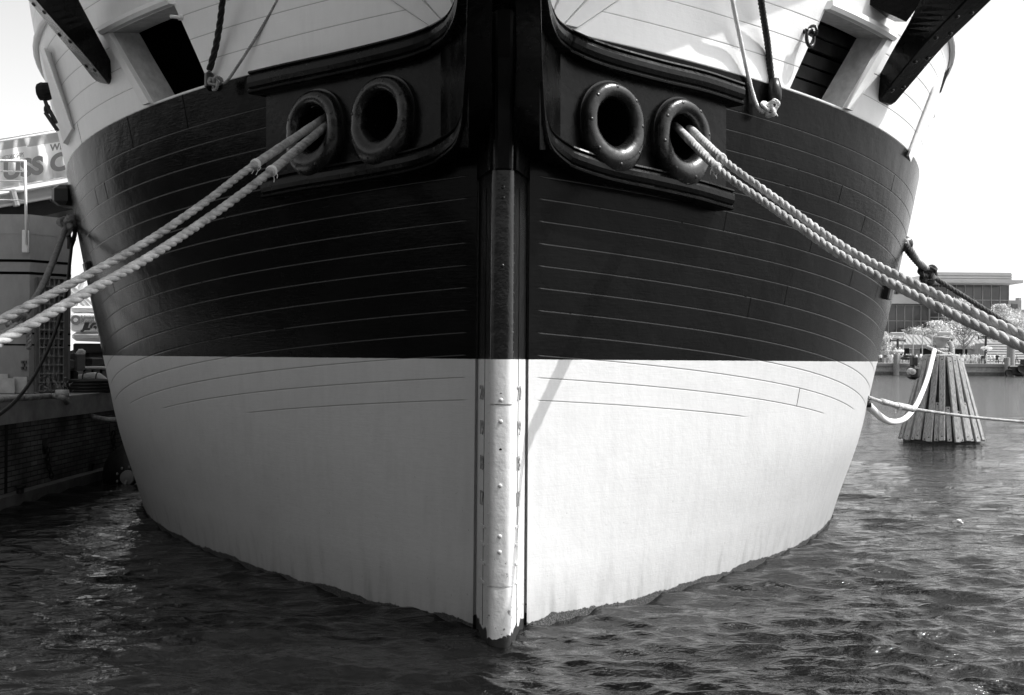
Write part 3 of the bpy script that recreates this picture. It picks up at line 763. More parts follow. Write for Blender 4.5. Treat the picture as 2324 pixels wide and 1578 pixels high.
# catheads: black timber knees climbing from the hull to the cathead beams above the picture
def cathead(side):
    if side > 0:
        inner = [(1970, 214, 14.15), (2000, 160, 13.9), (2030, 105, 13.6), (2062, 50, 13.3), (2100, -30, 13.0), (2110, -60, 12.9)]
        mid = [(2000, 222, 13.95), (2048, 160, 13.55), (2105, 92, 13.1), (2165, 30, 12.8), (2212, -18, 12.6), (2235, -40, 12.5)]
        outer = [(2034, 232, 14.2), (2085, 172, 13.85), (2145, 103, 13.4), (2205, 45, 13.1), (2262, -10, 12.8), (2280, -26, 12.7)]
    else:
        inner = [(272, 176, 14.15), (243, 120, 13.9), (212, 62, 13.6), (182, 5, 13.3), (145, -70, 13.0), (100, -150, 12.7)]
        mid = [(240, 182, 13.95), (196, 128, 13.55), (145, 72, 13.1), (92, 12, 12.8), (40, -50, 12.5), (-30, -120, 12.2)]
        outer = [(208, 176, 14.2), (178, 138, 13.85), (122, 72, 13.4), (66, 4, 13.1), (10, -60, 12.8), (-60, -130, 12.5)]
    I = spline([P(*p) for p in inner], .12); Mi = [P(*p) for p in mid]; O = [P(*p) for p in outer]
    n = 24
    def rs(pts):
        p = spline(pts, .02); return [p[int(i * (len(p) - 1) / (n - 1))] for i in range(n)]
    I = rs([P(*p) for p in inner]); Mi = rs(Mi); O = rs(O); back = [I[i] + (O[i] - Mi[i]) for i in range(n)]
    vs = I + Mi + O + back
    fs = [(r_ * n + i, r_ * n + i + 1, ((r_ + 1) % 4) * n + i + 1, ((r_ + 1) % 4) * n + i) for r_ in range(4) for i in range(n - 1)]
    # rounded nose
    fs += [(n - 1, 2 * n - 1, 3 * n - 1, 4 * n - 1)]
    nb = len(vs); cen = (I[0] + Mi[0] + O[0] + back[0]) / 4; down = (I[0] - I[2]).normalized()
    nose = []
    for sc_, dd in ((.86, .05), (.55, .085)):
        for q in (I[0], Mi[0], O[0], back[0]): nose.append(cen + (q - cen) * sc_ + down * dd)
    vs += nose; idx = [0, n, 2 * n, 3 * n]
    for k in range(4):
        k2 = (k + 1) % 4; fs.append((idx[k], idx[k2], nb + k2, nb + k)); fs.append((nb + k, nb + k2, nb + 4 + k2, nb + 4 + k))
    fs.append((nb + 4, nb + 5, nb + 6, nb + 7))
    o = part('cathead', vs, fs, M['black'], ship)
    md = o.modifiers.new('bev', 'BEVEL'); md.width = .02; md.segments = 3; md.limit_method = 'ANGLE'; md.angle_limit = R(30)
    for f in (.12, .34, .55, .72):       # bolt heads on the underside
        for w in (.28, .72):
            i = int(f * n + (w > .5)); c = Mi[i] * (1 - w) + O[i] * w; nn = (Mi[i + 1] - Mi[i]).cross(O[i] - Mi[i]).normalized()
            if nn.y > 0: nn = -nn
            mb = MB(); dome(mb, c + nn * .002, nn, .028, .6); mb.build('bolt', M['iron'], o, sub=True, smooth=True)
    # the cathead beam itself, above the frame
    mb = MB(); t = P(*mid[-1]); e = Vector((XC + side * 4.3, 14.6, 8.1)); d = (t + Vector((side * .5, -.6, .35)) - e); L = d.length; d.normalize()
    rot = Matrix((d.cross(Vector((0, 0, 1))).normalized(), d, d.cross(Vector((0, 0, 1))).normalized().cross(d))).transposed()
    mb.box(e + d * L / 2, (.42, L, .42), rot); 
    if side > 0:
        mb = MB(); mb.prism([P(1925, -12, 13.5), P(2057, 50, 13.35), P(2110, -20, 13.2), P(1990, -70, 13.4)], (0, .4, .12)); mb.build('cathead_beam', M['black'], ship)
    return o
for side in (-1, 1): cathead(side)

# strake moulding, side fairing and rail further aft
for side in (-1, 1):
    mb = MB(); path = [hull_pt(side, s, 7.05, .035) for s in np.arange(4.2, 24, .4)]; mb.tube(path, .045, 8); mb.build('sheer_moulding', M['white'], ship, smooth=True)
    if side < 0: h_, hn_ = hit(172, 291); q4 = [P(99, 108, 15.3), h_ + hn_ * .05, P(143, 325, 15.7), P(88, 104, 15.7)]
    else: h_, hn_ = hit(2054, 352); q4 = [P(2126, 190, 15.5), h_ + hn_ * .05, P(2074, 390, 16.0), P(2138, 178, 16.0)]
    mb = MB(); mb.prism(q4, (side * -.05, 1.6, 0)); mb.build('side_fairing', M['white'], ship)
# head platform, rail cap and bowsprit over the stem (above the picture, they shade the bow)
mb = MB(); zt = 7.85
E = []
for u, v in ((1400, 118), (1505, 124), (1665, 66), (1825, 3)):
    p, n = hit(u, v); k = (zt - p.z) / SUN.z; e = p + SUN * k; E.append((e.x, e.y))
print('edge', E)
E = [(1.7, 8.6), (2.3, 10.4)] + E[1:]
pl = [(XC - .45, 7.2), (XC + .55, 7.2)] + E + [(E[-1][0] + .5, E[-1][1] + .8), (XC + 3.6, 14.8), (XC - 3.6, 14.8), (-4.7, 13.8), (-4.3, 13.05), (-3.2, 12.08), (-2.2, 11.3), (-1.6, 10.6)]
mb.prism([Vector((x, y, zt)) for x, y in pl], (0, 0, .22)); mb.build('head_platform', M['black'], ship)
mb = MB(); mb.tube([(XC, 12.6, 7.2), (XC, 5, 10.0), (XC, -3, 12.9)], [.45, .42, .34], 20); mb.build('bowsprit', M['black'], ship, smooth=True)
dk = MB()
ssd = list(np.arange(0.2, 40, 1.0)); a = [hull_pt(-1, s, 7.9) for s in ssd]; b = [hull_pt(1, s, 7.9) for s in ssd]; n = len(ssd)
dk.add(a + b, [(i, i + 1, n + i + 1, n + i) for i in range(n - 1)]); dk.build('deck', M['whitewood'], ship)

# small fittings on the hull
def eye_shackle(u, v, Y=None, big=1.0, m='iron'):
    p, n = hit(u, v); mb = MB(); a = n.orthogonal().normalized()
    mb.tube([p, p + n * .07 * big], .018 * big, 8); c = p + n * .075 * big; t = Vector((0, 0, 1)); sd = n.cross(t).normalized()
    for k in range(1): pass
    ring = [c + (n * math.cos(x) * .035 + t * math.sin(x) * .035) * big for x in np.linspace(0, 2 * math.pi, 14)]; mb.tube(ring, .012 * big, 6, cap=False)
    c2 = c + (sd * .03 - t * .06) * big; U = [c2 + (sd * math.cos(x) * .045 + t * (math.sin(x) * .06 - .0)) * big for x in np.linspace(0.4, 2 * math.pi + .4, 20)]
    mb.tube(U, .014 * big, 7, cap=False); mb.tube([c2 + (sd * -.055 + t * .05) * big, c2 + (sd * .055 + t * .05) * big], .012 * big, 6)
    return mb.build('shackle', M[m], ship, smooth=True)
eye_shackle(1825, 72, big=1.5); 
mb = MB(); p, n = hit(412, 40); mb.tube([p, p + n * .14], .02, 8); mb.lathe([(.035, 0), (.035, .03)], p + n * .0, rot=n.to_track_quat('Z', 'Y').to_matrix(), seg=12); mb.build('eye_bolt', M['white'], ship, smooth=True)
for (u, v0, v1) in ((2012, 640, 680), (203, 594, 622)):      # scuppers near the turn of the side
    p, n = hit(u, (v0 + v1) / 2); h = abs(v1 - v0) / F * p.y; rot = Matrix((Vector((0, 0, 1)).cross(n).normalized(), n, n.cross(Vector((0, 0, 1)).cross(n)).normalized())).transposed()
    mb = MB(); mb.bbox(p + n * .02, (.28, .10, h), rot, b=.02); mb.build('scupper', M['iron'], ship)
# blocks and fairleads seen on the edge of the side
mb = MB(); c = P(104, 208, 16.2); mb.lathe([(.03, -.13), (.11, -.10), (.13, 0), (.11, .10), (.03, .13)], c, seg=12, rot=Matrix.Rotation(R(80), 3, 'Y')); mb.bbox(c + Vector((-.05, 0, .02)), (.14, .14, .2), b=.03)
blk = mb.build('hanging_block', M['blackmatt'], ship)
mb = MB()
for (a, b) in (((101, 224), (108, 246)), ((104, 244), (112, 256)), ((103, 256), (131, 297)), ((112, 250), (128, 280))): mb.tube([P(*a, 16.2), P(*b, 16.2)], .028, 8)
mb.tube([P(107 + 5 * math.cos(x), 248 + 9 * math.sin(x), 16.2) for x in np.linspace(0, 6.28, 12)], .02, 6, cap=False)
mb.build('chain', M['iron'], blk, sub=True)
mb = MB(); mb.prism([P(2137, 172, 16.3), P(2156, 152, 16.3), P(2154, 160, 16.3), P(2136, 210, 16.3), P(2130, 208, 16.3)], (0, .3, 0)); mb.prism([P(2112, 247, 16.5), P(2121, 247, 16.5), P(2121, 266, 16.5), P(2104, 286, 16.5), P(2104, 280, 16.5)], (0, .3, 0)); mb.build('channel_bracket', M['iron'], ship)
mb = MB(); c = P(153, 447, 17.2); mb.bbox(c, (.32, .5, .30), b=.06); mb.bbox(c + Vector((-.0, 0, -.08)), (.36, .4, .04), b=.01); mb.build('fairlead', M['iron'], ship)
mb = MB(); c = P(2049, 556, 16.9); mb.lathe([(.05, -.14), (.1, -.1), (.1, .1), (.05, .14)], c, seg=12, rot=Matrix.Rotation(R(70), 3, 'Y')); mb.build('mooring_boss', M['iron'], ship, smooth=True)

# ------------------------------------------------------------------ water
def build_water():
    ys = [3.0]
    while ys[-1] < 205: ys.append(ys[-1] + max(.02, ys[-1] ** 2 / (HC * 1154) * 1.1))
    ys = np.array(ys); nx = 900; xs = np.linspace(-1, 1, nx)
    Y, X = np.meshgrid(ys, xs, indexing='ij'); half = 5 + .62 * Y; Xw = X * half
    dy = np.gradient(ys)[:, None]; dx = (2 * half / nx)
    Z = np.zeros_like(Y); DX = np.zeros_like(Y); DY = np.zeros_like(Y)
    g = np.random.default_rng(11)
    for i in range(90):
        lam = 0.13 * (1.033 ** i) * (1 + .2 * g.random()); lam = min(lam, 4.5)
        k = 2 * math.pi / lam; th = R(78) + g.normal() * .42; amp = (.0078 if lam < .45 else .0058) * lam * (.5 + g.random()) * (1.15 if lam < .6 else 1.15 * (.6 / lam) ** 1.15)
        att = np.clip((lam / (np.maximum(dy, dx * .7) * 3.0) - .5), 0, 1)
        # patches of livelier and calmer water
        ph = k * (Xw * math.cos(th) + Y * math.sin(th)) + g.random() * 6.28 + .9 * np.sin(Xw * .35 + i) + .9 * np.sin(Y * .3 + i * 1.7)
        a = amp * att * (1 + .45 * np.sin(Xw * (.21 + .01 * i % .1) + i * 2.1) * np.sin(Y * .17 + i))
        Z += a * np.cos(ph); DX -= a * .8 * math.cos(th) * np.sin(ph); DY -= a * .8 * math.sin(th) * np.sin(ph)
    V = np.stack([Xw + DX, Y + DY, Z], -1).reshape(-1, 3); n = len(ys)
    idx = np.arange(n * nx).reshape(n, nx); Fq = np.stack([idx[:-1, :-1], idx[:-1, 1:], idx[1:, 1:], idx[1:, :-1]], -1).reshape(-1, 4)
    me = bpy.data.meshes.new('water'); me.vertices.add(len(V)); me.vertices.foreach_set('co', V.ravel().astype(np.float32))
    me.loops.add(Fq.size); me.loops.foreach_set('vertex_index', Fq.ravel().astype(np.int32)); me.polygons.add(len(Fq))
    me.polygons.foreach_set('loop_start', np.arange(0, Fq.size, 4, dtype=np.int32)); me.polygons.foreach_set('loop_total', np.full(len(Fq), 4, dtype=np.int32))
    me.polygons.foreach_set('use_smooth', np.ones(len(Fq), dtype=bool)); me.update(calc_edges=True); me.validate(); me.materials.append(M['water'])
    o = bpy.data.objects.new('water', me); C.objects.link(o); tag(o, 'rippled dark harbour water around the ship', None, kind='structure')
    me2 = [(-3000, -60, -.12), (3000, -60, -.12), (3000, 3000, -.12), (-3000, 3000, -.12)]
    o2 = part('far_water', me2, [(0, 1, 2, 3)], M['water']); tag(o2, None, None, kind='structure')
build_water()

# ------------------------------------------------------------------ mooring ropes through the hawse holes
def ringc(i): return ring_frames[i][1], ring_frames[i][2]
def mooring(name, label, pts, r, pitch, sleeve_to, mroot, grp):
    pts[0] = pts[1] + (pts[1] - pts[2]).normalized() * .55
    t = thing(name, label, 'rope', pts[1], grp)
    rope_mb(pts, r, pitch).build('laid_rope', mroot, t, smooth=True)
    path = spline(pts[:sleeve_to + 1], .04); mb = MB(); rads = []
    rr = [r * 1.16 * (1 + .10 * noise.noise(p * 9) + .06 * noise.noise(p * 25)) for p in path]; mb.tube(path, rr, 14)
    sv = mb.build('canvas_sleeve', M['canvas'], t, smooth=True)
    mb = MB(); e = path[-2]; d = (path[-1] - path[-3]).normalized(); a = d.orthogonal().normalized(); b = d.cross(a)
    for off in (-.02, -.005, .01):
        mb.tube([e + d * off + (a * math.cos(x) + b * math.sin(x)) * r * 1.22 for x in np.linspace(0, 6.4, 18)], .006, 5)
    for k in range(6):
        x = k * 1.1; s = e + (a * math.cos(x) + b * math.sin(x)) * r * 1.2; mb.tube([s, s + Vector((random.uniform(-.02, .02), random.uniform(-.02, .0), -.03)), s + Vector((random.uniform(-.03, .03), -.01, -.06))], .004, 4)
    mb.build('lashing', M['ropewhite'], t)
    return t
cR, nR = ringc(3); cL, nL = ringc(0)
def pt(c, n, off): return c + n * off
mooring('mooring_rope', 'upper of two thick pale ropes from the right hawse hole to the right edge', [None, P(1575, 300, cR.y - .12), P(1640, 362, 10.35), P(1760, 450, 9.75), P(1919, 563, 9.0), P(2110, 661, 8.15), P(2324, 762, 7.4), P(2560, 862, 6.8)], .033, .25, 2, M['rope'], 'mooring ropes from the hawse holes')
mooring('mooring_rope', 'lower of two thick pale ropes from the right hawse hole to the right edge', [None, P(1549, 302, cR.y - .14), P(1630, 384, 10.25), P(1755, 473, 9.65), P(1919, 586, 8.9), P(2110, 688, 8.05), P(2324, 789, 7.3), P(2560, 895, 6.7)], .035, .26, 2, M['rope'], 'mooring ropes from the hawse holes')
mooring('mooring_rope', 'upper of two thick grey ropes from the left hawse hole to the left edge', [None, P(716, 282, cL.y - .12), P(575, 376, 10.3), P(470, 456, 9.7), P(338, 546, 9.1), P(192, 628, 8.5), P(0, 727, 7.9), P(-250, 840, 7.2)], .034, .27, 2, M['rope'], 'mooring ropes from the hawse holes')
mooring('mooring_rope', 'lower of two thick grey ropes from the left hawse hole to the left edge', [None, P(728, 296, cL.y - .14), P(612, 392, 10.2), P(480, 490, 9.5), P(338, 584, 8.7), P(192, 667, 8.0), P(0, 775, 7.3), P(-250, 900, 6.6)], .037, .26, 2, M['rope'], 'mooring ropes from the hawse holes')

# stays and lines hanging in front of the upper bow
def knot(mb, c, r, size, seed=0):
    rnd = random.Random(seed); pts = []
    for k in range(26):
        t = k / 26 * 4 * math.pi; pts.append(c + Vector(((math.sin(t) + 2 * math.sin(2 * t)) / 3 * size, math.sin(3 * t) * size * .5, (math.cos(t) - 2 * math.cos(2 * t)) / 3 * size)) + Vector((rnd.uniform(-1, 1), 0, rnd.uniform(-1, 1))) * size * .15)
    rope_mb(pts, r, r * 5, 5, mb)
    for k in range(4):
        d = Vector((rnd.uniform(-1, 1), -.3, rnd.uniform(-1, .4))) * size * .9; mb.tube([c, c + d * .6, c + d + Vector((0, 0, -.02))], r * .45, 5)
pL, _ = hit(478, 186); pR, _ = hit(1754, 212)
mb = MB(); st = thing('stay', 'black tarred stay coming down to the left bow beside a thin pale line', 'rope', pL, 'black stays to the bow')
rope_mb([P(507, -60, 12.0), P(505, 0, 12.1), P(493, 90, 12.35), pL + Vector((.02, -.12, .10))], .036, .3, 6).build('served_rope', M['ropeblack'], st, smooth=True)
mb.bbox(pL + Vector((.0, -.04, 0)), (.09, .16, .2), b=.03); mb.build('chain_plate', M['iron'], st)
st = thing('stay', 'black tarred stay coming down to the right bow beside a white braided line', 'rope', pR, 'black stays to the bow')
rope_mb([P(1722, -60, 11.9), P(1727, 0, 12.0), P(1742, 100, 12.25), P(1752, 185, 12.4), pR + Vector((0, -.10, .06))], .036, .12, 6).build('served_rope', M['ropeblack'], st, smooth=True)
mb = MB(); mb.lathe([(.04, -.12), (.075, -.08), (.08, .02), (.045, .14)], pR + Vector((0, -.08, 0)), seg=14); mb.build('heart_block', M['iron'], st, smooth=True)
mb = MB(); rope_mb([P(655, -60, 11.7), P(630, 0, 11.9), P(575, 95, 12.1), P(520, 178, 12.25), P(505, 190, 12.28)], .016, .09, 6, mb); knot(mb, P(488, 188, 12.3), .016, .07, 3)
tag(mb.build('light_line', M['rope'], None, smooth=True), 'thin pale line knotted beside the black stay on the left bow', 'rope')
mb = MB(); rope_mb([P(1655, -60, 11.6), P(1662, 0, 11.7), P(1680, 90, 11.95), P(1702, 190, 12.15), P(1718, 240, 12.2), P(1732, 256, 12.22)], .023, .07, 6, mb, wob=.1); knot(mb, P(1748, 245, 12.2), .02, .085, 5)
tag(mb.build('light_line', M['ropewhite'], None, smooth=True), 'white braided line ending in a frayed knot below the black stay on the right bow', 'rope')

# breast lines on the edges of the hull
t = thing('breast_line', 'dark knotted rope from the right side of the hull down to the right edge', 'rope', P(2050, 556, 16.9)); mb = MB()
rope_mb([P(2047, 552, 16.9), P(2060, 572, 17), P(2101, 616, 17.4), P(2170, 662, 17.6), P(2304, 745, 17.8), P(2420, 815, 18)], .04, .2, 6, mb); mb.build('laid_rope', M['ropedark'], t, smooth=True)
mb = MB(); rope_mb([P(2052, 548, 16.8), P(2066, 566, 16.9), P(2082, 592, 17.1), P(2103, 610, 17.3)], .05, .16, 6, mb); mb.build('doubled_part', M['rope'], t, smooth=True)
mb = MB(); knot(mb, P(2106, 622, 17.4), .04, .13, 9); rope_mb([P(2098, 622, 17.4), P(2099, 650, 17.4), P(2099, 688, 17.4)], .055, .2, 6, mb); mb.build('knot', M['ropedark'], t, smooth=True)
t = thing('breast_line', 'grey rope sloping from the left side of the hull to a knot at the left', 'rope', P(154, 503, 17)); mb = MB()
rope_mb([P(158, 490, 17), P(152, 508, 16.9), P(118, 600, 15.7), P(84, 672, 14.6), P(45, 724, 13.6)], .045, .19, 6, mb)
knot(mb, P(154, 510, 16.8), .045, .12, 2); knot(mb, P(40, 733, 13.4), .036, .13, 4)
rope_mb([P(42, 735, 13.4), P(18, 752, 13.1), P(-30, 778, 12.8)], .04, .19, 6, mb); rope_mb([P(62, 742, 13.4), P(66, 760, 13.4), P(65, 792, 13.4)], .034, .15, 6, mb)
mb.build('laid_rope', M['ropedark2'] if 'ropedark2' in M else mat('mid_grey_rope', .22, .85, .2, .3, 14, .004, 160), t, smooth=True)
mb = MB(); L = [P(164, 545, 17), P(158, 600, 16.8), P(148, 676, 16.5), P(120, 768, 15.8), P(80, 850, 15), P(40, 905, 14.3), P(0, 940, 13.8), P(-60, 975, 13.2)]
mb.tube(spline(L, .1), .024, 8); loop = [P(162 + 8 * math.sin(x), 528 + 16 * math.cos(x), 17) for x in np.linspace(0, 6.28, 18)]; mb.tube(loop, .035, 8, cap=False)
mb.tube([P(163, 540, 17), P(158, 566, 17)], [.07, .04], 8)
tag(mb.build('shore_cable', M['ropeblack'], None, smooth=True), 'thin black cable sagging from a thimble at the left of the hull across the quay', 'cable')

# ------------------------------------------------------------------ left quay
A = PZ(0, 912, 1.65); B = PZ(252, 890, 1.65); dQ = (B - A); dQ.z = 0; dQ.normalize(); nQ = Vector((dQ.y, -dQ.x, 0))   # nQ points to the water (+x)
Q0 = A - dQ * 9; LQ = 90
qroot = thing('quay_wall', 'dark brick quay wall with a pale concrete coping left of the ship', 'quay wall', (A.x, A.y, 0))
def along(d, off, z): p = Q0 + dQ * d + nQ * off; return Vector((p.x, p.y, z))
def slab_q(name, d0, d1, o0, o1, z0, z1, m, parent):
    mb = MB(); mb.prism([along(d0, o0, z0), along(d1, o0, z0), along(d1, o1, z0), along(d0, o1, z0)], (0, 0, z1 - z0)); return mb.build(name, m, parent)
slab_q('coping', 0, LQ, -.9, 0, 1.28, 1.65, M['concrete'], qroot)
slab_q('brick_face', 0, LQ, -1.2, -.07, -1.5, 1.28, M['brick'], qroot)
slab_q('footing_ledge', 0, LQ, -.4, .14, -1.5, .17, M['concrete2'], qroot)
pv = slab_q('quay_pavement', 0, LQ, -60, -.9, -1.0, 1.646, M['concrete'], None); tag(pv, None, None, kind='structure')
for u, v in ((102, 1012), (252, 975)):      # mooring recess with hanging chain
    r0 = ray(u, v); den = r0.dot(nQ); tt = ((Q0 - Vector((0, 0, HC))).dot(nQ) - .07) / den; c = Vector((0, 0, HC)) + r0 * tt
    mb = MB(); mb.box(c + nQ * .005, (.012, .22, .22), Matrix((nQ, dQ, Vector((0, 0, 1)))).transposed()); 
    for k in range(7):
        e = c + nQ * .05 + Vector((0, 0, -.08 - k * .075)) + dQ * (.0 if k < 3 else (k - 3) * .055); ax = dQ if k % 2 else nQ
        mb.tube([e + (ax * math.cos(x) * .032 + Vector((0, 0, 1)) * math.sin(x) * .055) for x in np.linspace(0, 6.28, 12)], .016, 6, cap=False)
    mb.build('mooring_chain', M['iron'], qroot)
for u, v in ((205, 1068), (46, 1120)):
    pc = PZ(u, v, .17); mb = MB(); mb.lathe([(.06, 0), (.06, .08), (.10, .10), (.10, .13), (.04, .14)], (pc.x, pc.y, .17), seg=12); tag(mb.build('mooring_stud', M['iron'], qroot), 'small iron stud on the ledge')
# black timber ladder at the left edge
t = thing('quay_ladder', 'black timber ladder on the quay wall at the left edge', 'ladder', P(0, 1090, 18.9)); 
for u in (-34, 6):
    mb = MB(); p = P(u, 1000, 18.4); mb.bbox((p.x, p.y, .85), (.12, .14, 1.7), b=.02); mb.build('rail', M['blackmatt'], t)
for z in np.arange(.25, 1.6, .3):
    mb = MB(); a = P(-34, 1000, 18.4); b = P(6, 1000, 18.4); mb.tube([(a.x, a.y, z), (b.x, b.y, z)], .025, 6); mb.build('rung', M['iron'], t)
# rope lying along the coping and dropping to the fender
fr = [along(0, -.25, 1.69), PZ(0, 907, 1.69), PZ(60, 903, 1.69), PZ(118, 899, 1.69), PZ(136, 905, 1.66) + nQ * .08, P(160, 921, 22.4), P(200, 942, 22.2), P(240, 952, 22.1), P(285, 951, 22), P(330, 946, 22)]
mb = MB(); mb.tube(spline(fr, .08), .05, 8); tag(mb.build('fender_rope', M['rope'], None, smooth=True), 'grey rope lying along the quay coping and drooping over its edge behind the ship', 'rope')
# floating fender
fc = P(263, 1072, 21.8); t = thing('dock_fender', 'fat black cylindrical fender floating between the quay and the hull', 'fender', (fc.x, fc.y, 0))
prof = [(.10, -1.6), (.16, -1.55), (.45, -1.42), (.62, -1.15), (.66, -.8), (.66, .8), (.62, 1.15), (.45, 1.42), (.16, 1.55), (.10, 1.6)]
mb = MB(); rot = Matrix.Rotation(R(-90), 3, 'X'); mb.lathe(prof, (fc.x + .35, fc.y + 1.2, .12), rot=rot, seg=32); mb.build('rubber_body', M['rubber'], t, smooth=True)
mb = MB(); cc = Vector((fc.x + .35, fc.y - .40, .12)); mb.lathe([(.02, -.05), (.13, -.03), (.14, .05)], cc, rot=rot, seg=16); mb.tube([cc, cc + Vector((-.02, -.1, -.16)), cc + Vector((-.12, -.12, -.3))], .025, 6)
for k in range(9): th = k * .7; mb.bbox(cc + Vector((math.cos(th) * .2, -.0, math.sin(th) * .2)), (.035, .04, .05), b=.01)
mb.build('end_fitting', M['steelgrey'], t)

# ------------------------------------------------------------------ grey tower on the quay
TY = 21.6; T0 = P(-150, 895, TY); c0 = P(65, 895, TY); c1 = P(159, 895, 22.3)
zt = P(65, 487, TY).z; t = thing('gangway_tower', 'tall grey steel tower with horizontal bands standing on the quay at left', 'tower', (c0.x, c0.y, 1.65))
foot = [(T0.x, TY), (c0.x, TY), (c1.x, c1.y + .0), (P(150, 895, 24.5).x, 24.5), (T0.x, 24.5)]
def ring(off): 
    cx = sum(p[0] for p in foot) / 5; cy = sum(p[1] for p in foot) / 5
    return [Vector((cx + (x - cx) * (1 + off), cy + (y - cy) * (1 + off), 0)) for x, y in foot]
mb = MB(); mb.prism([Vector((x, y, 1.65)) for x, y in foot], (0, 0, zt - 1.65)); mb.build('shaft', M['steelgrey'], t)
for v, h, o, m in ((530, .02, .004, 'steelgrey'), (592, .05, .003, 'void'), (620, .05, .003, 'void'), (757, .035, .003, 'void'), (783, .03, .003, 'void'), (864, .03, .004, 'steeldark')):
    z = P(65, v, TY).z; mb = MB(); mb.prism([p + Vector((0, 0, z - h / 2)) for p in ring(o)], (0, 0, h)); mb.build('band', M[m], t)
d45 = (Vector((c1.x, c1.y, 0)) - Vector((c0.x, c0.y, 0))); l45 = d45.length; d45.normalize(); n45 = Vector((d45.y, -d45.x, 0))
gm = MB(); gl, gr, gb, gt = .20 * l45, .78 * l45, 1.70, P(110, 632, 21.9).z
for k in range(6): gm.box(Vector((c0.x, c0.y, (gb + gt) / 2)) + d45 * (gl + (gr - gl) * k / 5) + n45 * .04, (.012, .07, gt - gb), Matrix((d45, n45, Vector((0, 0, 1)))).transposed())
k = gb
while k < gt + .01: gm.box(Vector((c0.x, c0.y, k)) + d45 * (gl + gr) / 2 + n45 * .04, (gr - gl, .09, .025), Matrix((d45, n45, Vector((0, 0, 1)))).transposed()); k += .165
gm.build('grille', M['steelgrey'], t)
for u in (82, 143):
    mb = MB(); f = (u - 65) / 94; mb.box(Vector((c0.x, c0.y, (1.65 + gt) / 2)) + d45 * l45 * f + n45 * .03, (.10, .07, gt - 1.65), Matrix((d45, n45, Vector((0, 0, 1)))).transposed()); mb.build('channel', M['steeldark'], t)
mb = MB()        # lug on the front face
for du, dv, w, h in ((0, 0, .14, .05), (0, 14, .14, .05), (0, 7, .04, .15)): p = P(54 + du, 822 + dv, TY - .02); mb.box(p, (w * .7, .04, h))
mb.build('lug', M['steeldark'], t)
for (ua, va, w, h, y) in ((4, 873, .24, .36, -.03), (17, 886, .28, .28, -.12), (46, 874, .26, .3, -.03)):
    mb = MB(); p = P(ua, va, TY + y); mb.bbox((p.x, p.y, max(p.z, 1.66 + h / 2)), (w, .03, h), b=.005); mb.build('panel', M['pvc'], t)
# white guard rail
def railing():
    t = thing('guard_rail', 'white tubular guard rail fixed to the top of the grey tower', 'railing', P(57, 560, 21.4)); Y = 21.45
    for u in (57, -90):
        mb = MB(); mb.tube([P(u, 364, Y), P(u + 3, 556, Y)], .026, 10); mb.build('post', M['steelwhite'], t, smooth=True)
    for v in (366, 389, 411, 432, 454):
        mb = MB(); mb.tube([P(-90, v - 2, Y), P(57, v + (1 if v > 366 else 0), Y)], .024 if v == 366 else .014, 8); mb.build('rail', M['steelwhite'], t, smooth=True)
    mb = MB(); p = P(58, 548, 21.52); mb.bbox(p, (.10, .10, .42), b=.01); mb.build('socket', M['steelwhite'], t)
railing()

# ------------------------------------------------------------------ gangway with banner
gy = 24.0
t = thing('gangway', 'sloping grey steel gangway beam above the quay tower', 'gangway', P(80, 445, gy))
def quadbox(name, q, m, parent, th=.12, mats=None):
    mb = MB(); mb.prism([P(u, v, gy) for u, v in q], (0, th, 0)); return mb.build(name, m, parent)
quadbox('web_plate', [(-200, 479), (190, 410), (190, 434), (-200, 502)], M['bmetal'], t, .08)
mb = MB(); mb.prism([P(-200, 476, gy - .1), P(190, 407, gy - .1), P(190, 410, gy - .1), P(-200, 479, gy - .1)], (0, .3, 0)); mb.prism([P(-200, 500, gy - .1), P(190, 432, gy - .1), P(190, 437, gy - .1), P(-200, 505, gy - .1)], (0, .3, 0)); mb.build('flange', M['bmetal'], t)
mb = MB(); mb.prism([P(-200, 506, gy), P(190, 438, gy), P(190, 470, gy), P(90, 492, gy), (P(-200, 520, gy))], (0, 2.4, 0)); mb.build('underframe', M['blackmatt'], t)
mb = MB()
for u in (-60, 10, 72, 88, 112, 156): mb.box(P(u, 474 - (u + 200) * .177 - 40, gy + .25), (.07, .07, .55))
mb.tube([P(-200, 462, gy + .1), P(190, 396, gy + .1)], .022, 8); mb.tube([P(-200, 357, gy + .3), P(190, 289, gy + .3)], .03, 8)
mb.tube([P(-200, 351, gy + .3), P(190, 283, gy + .3)], .018, 8)
mb.build('handrail', M['steelwhite'], t, smooth=True)
mb = MB(); mb.tube([P(28, 431, gy - .1), P(38, 468, gy - .1)], .07, 8); mb.build('strut', M['steelgrey'], t)
# banner cloth with folds
bt = thing('banner', 'pale wrinkled banner with grey lettering hung along the gangway rail', 'banner', P(80, 380, gy))
def ban(u, f):      # f: 0 top .. 1 bottom
    vt = 358.5 - (u + 200) * .1742; vb = 464 - (u + 200) * .168; return vt * (1 - f) + vb * f
def fold(u, f): return .05 * math.sin(u * .11 + 1.5 * math.sin(f * 3)) * (.4 + f) + .04 * noise.noise(Vector((u * .05, f * 2.5, 0))) * 2
nu, nv = 130, 30
for name, f0, f1, m in (('cloth', .0, 1.0, 'banner'),):
    vs = []; fs = []; mi = []
    for i in range(nu + 1):
        for j in range(nv + 1): u = -200 + 400 * i / nu; f = j / nv; vs.append(P(u, ban(u, f), gy + .12 + fold(u, f) * 1.2))
    for i in range(nu):
        for j in range(nv):
            a = i * (nv + 1) + j; fs.append((a, a + 1, a + nv + 2, a + nv + 1)); u = -200 + 400 * i / nu; mi.append(1 if j < 6 and (u > 60 or j < 5) else 0)
    part('cloth', vs, fs, M['banner'], bt, smooth=True, mats=[M['banner'], M['bannerband']], midx=mi)
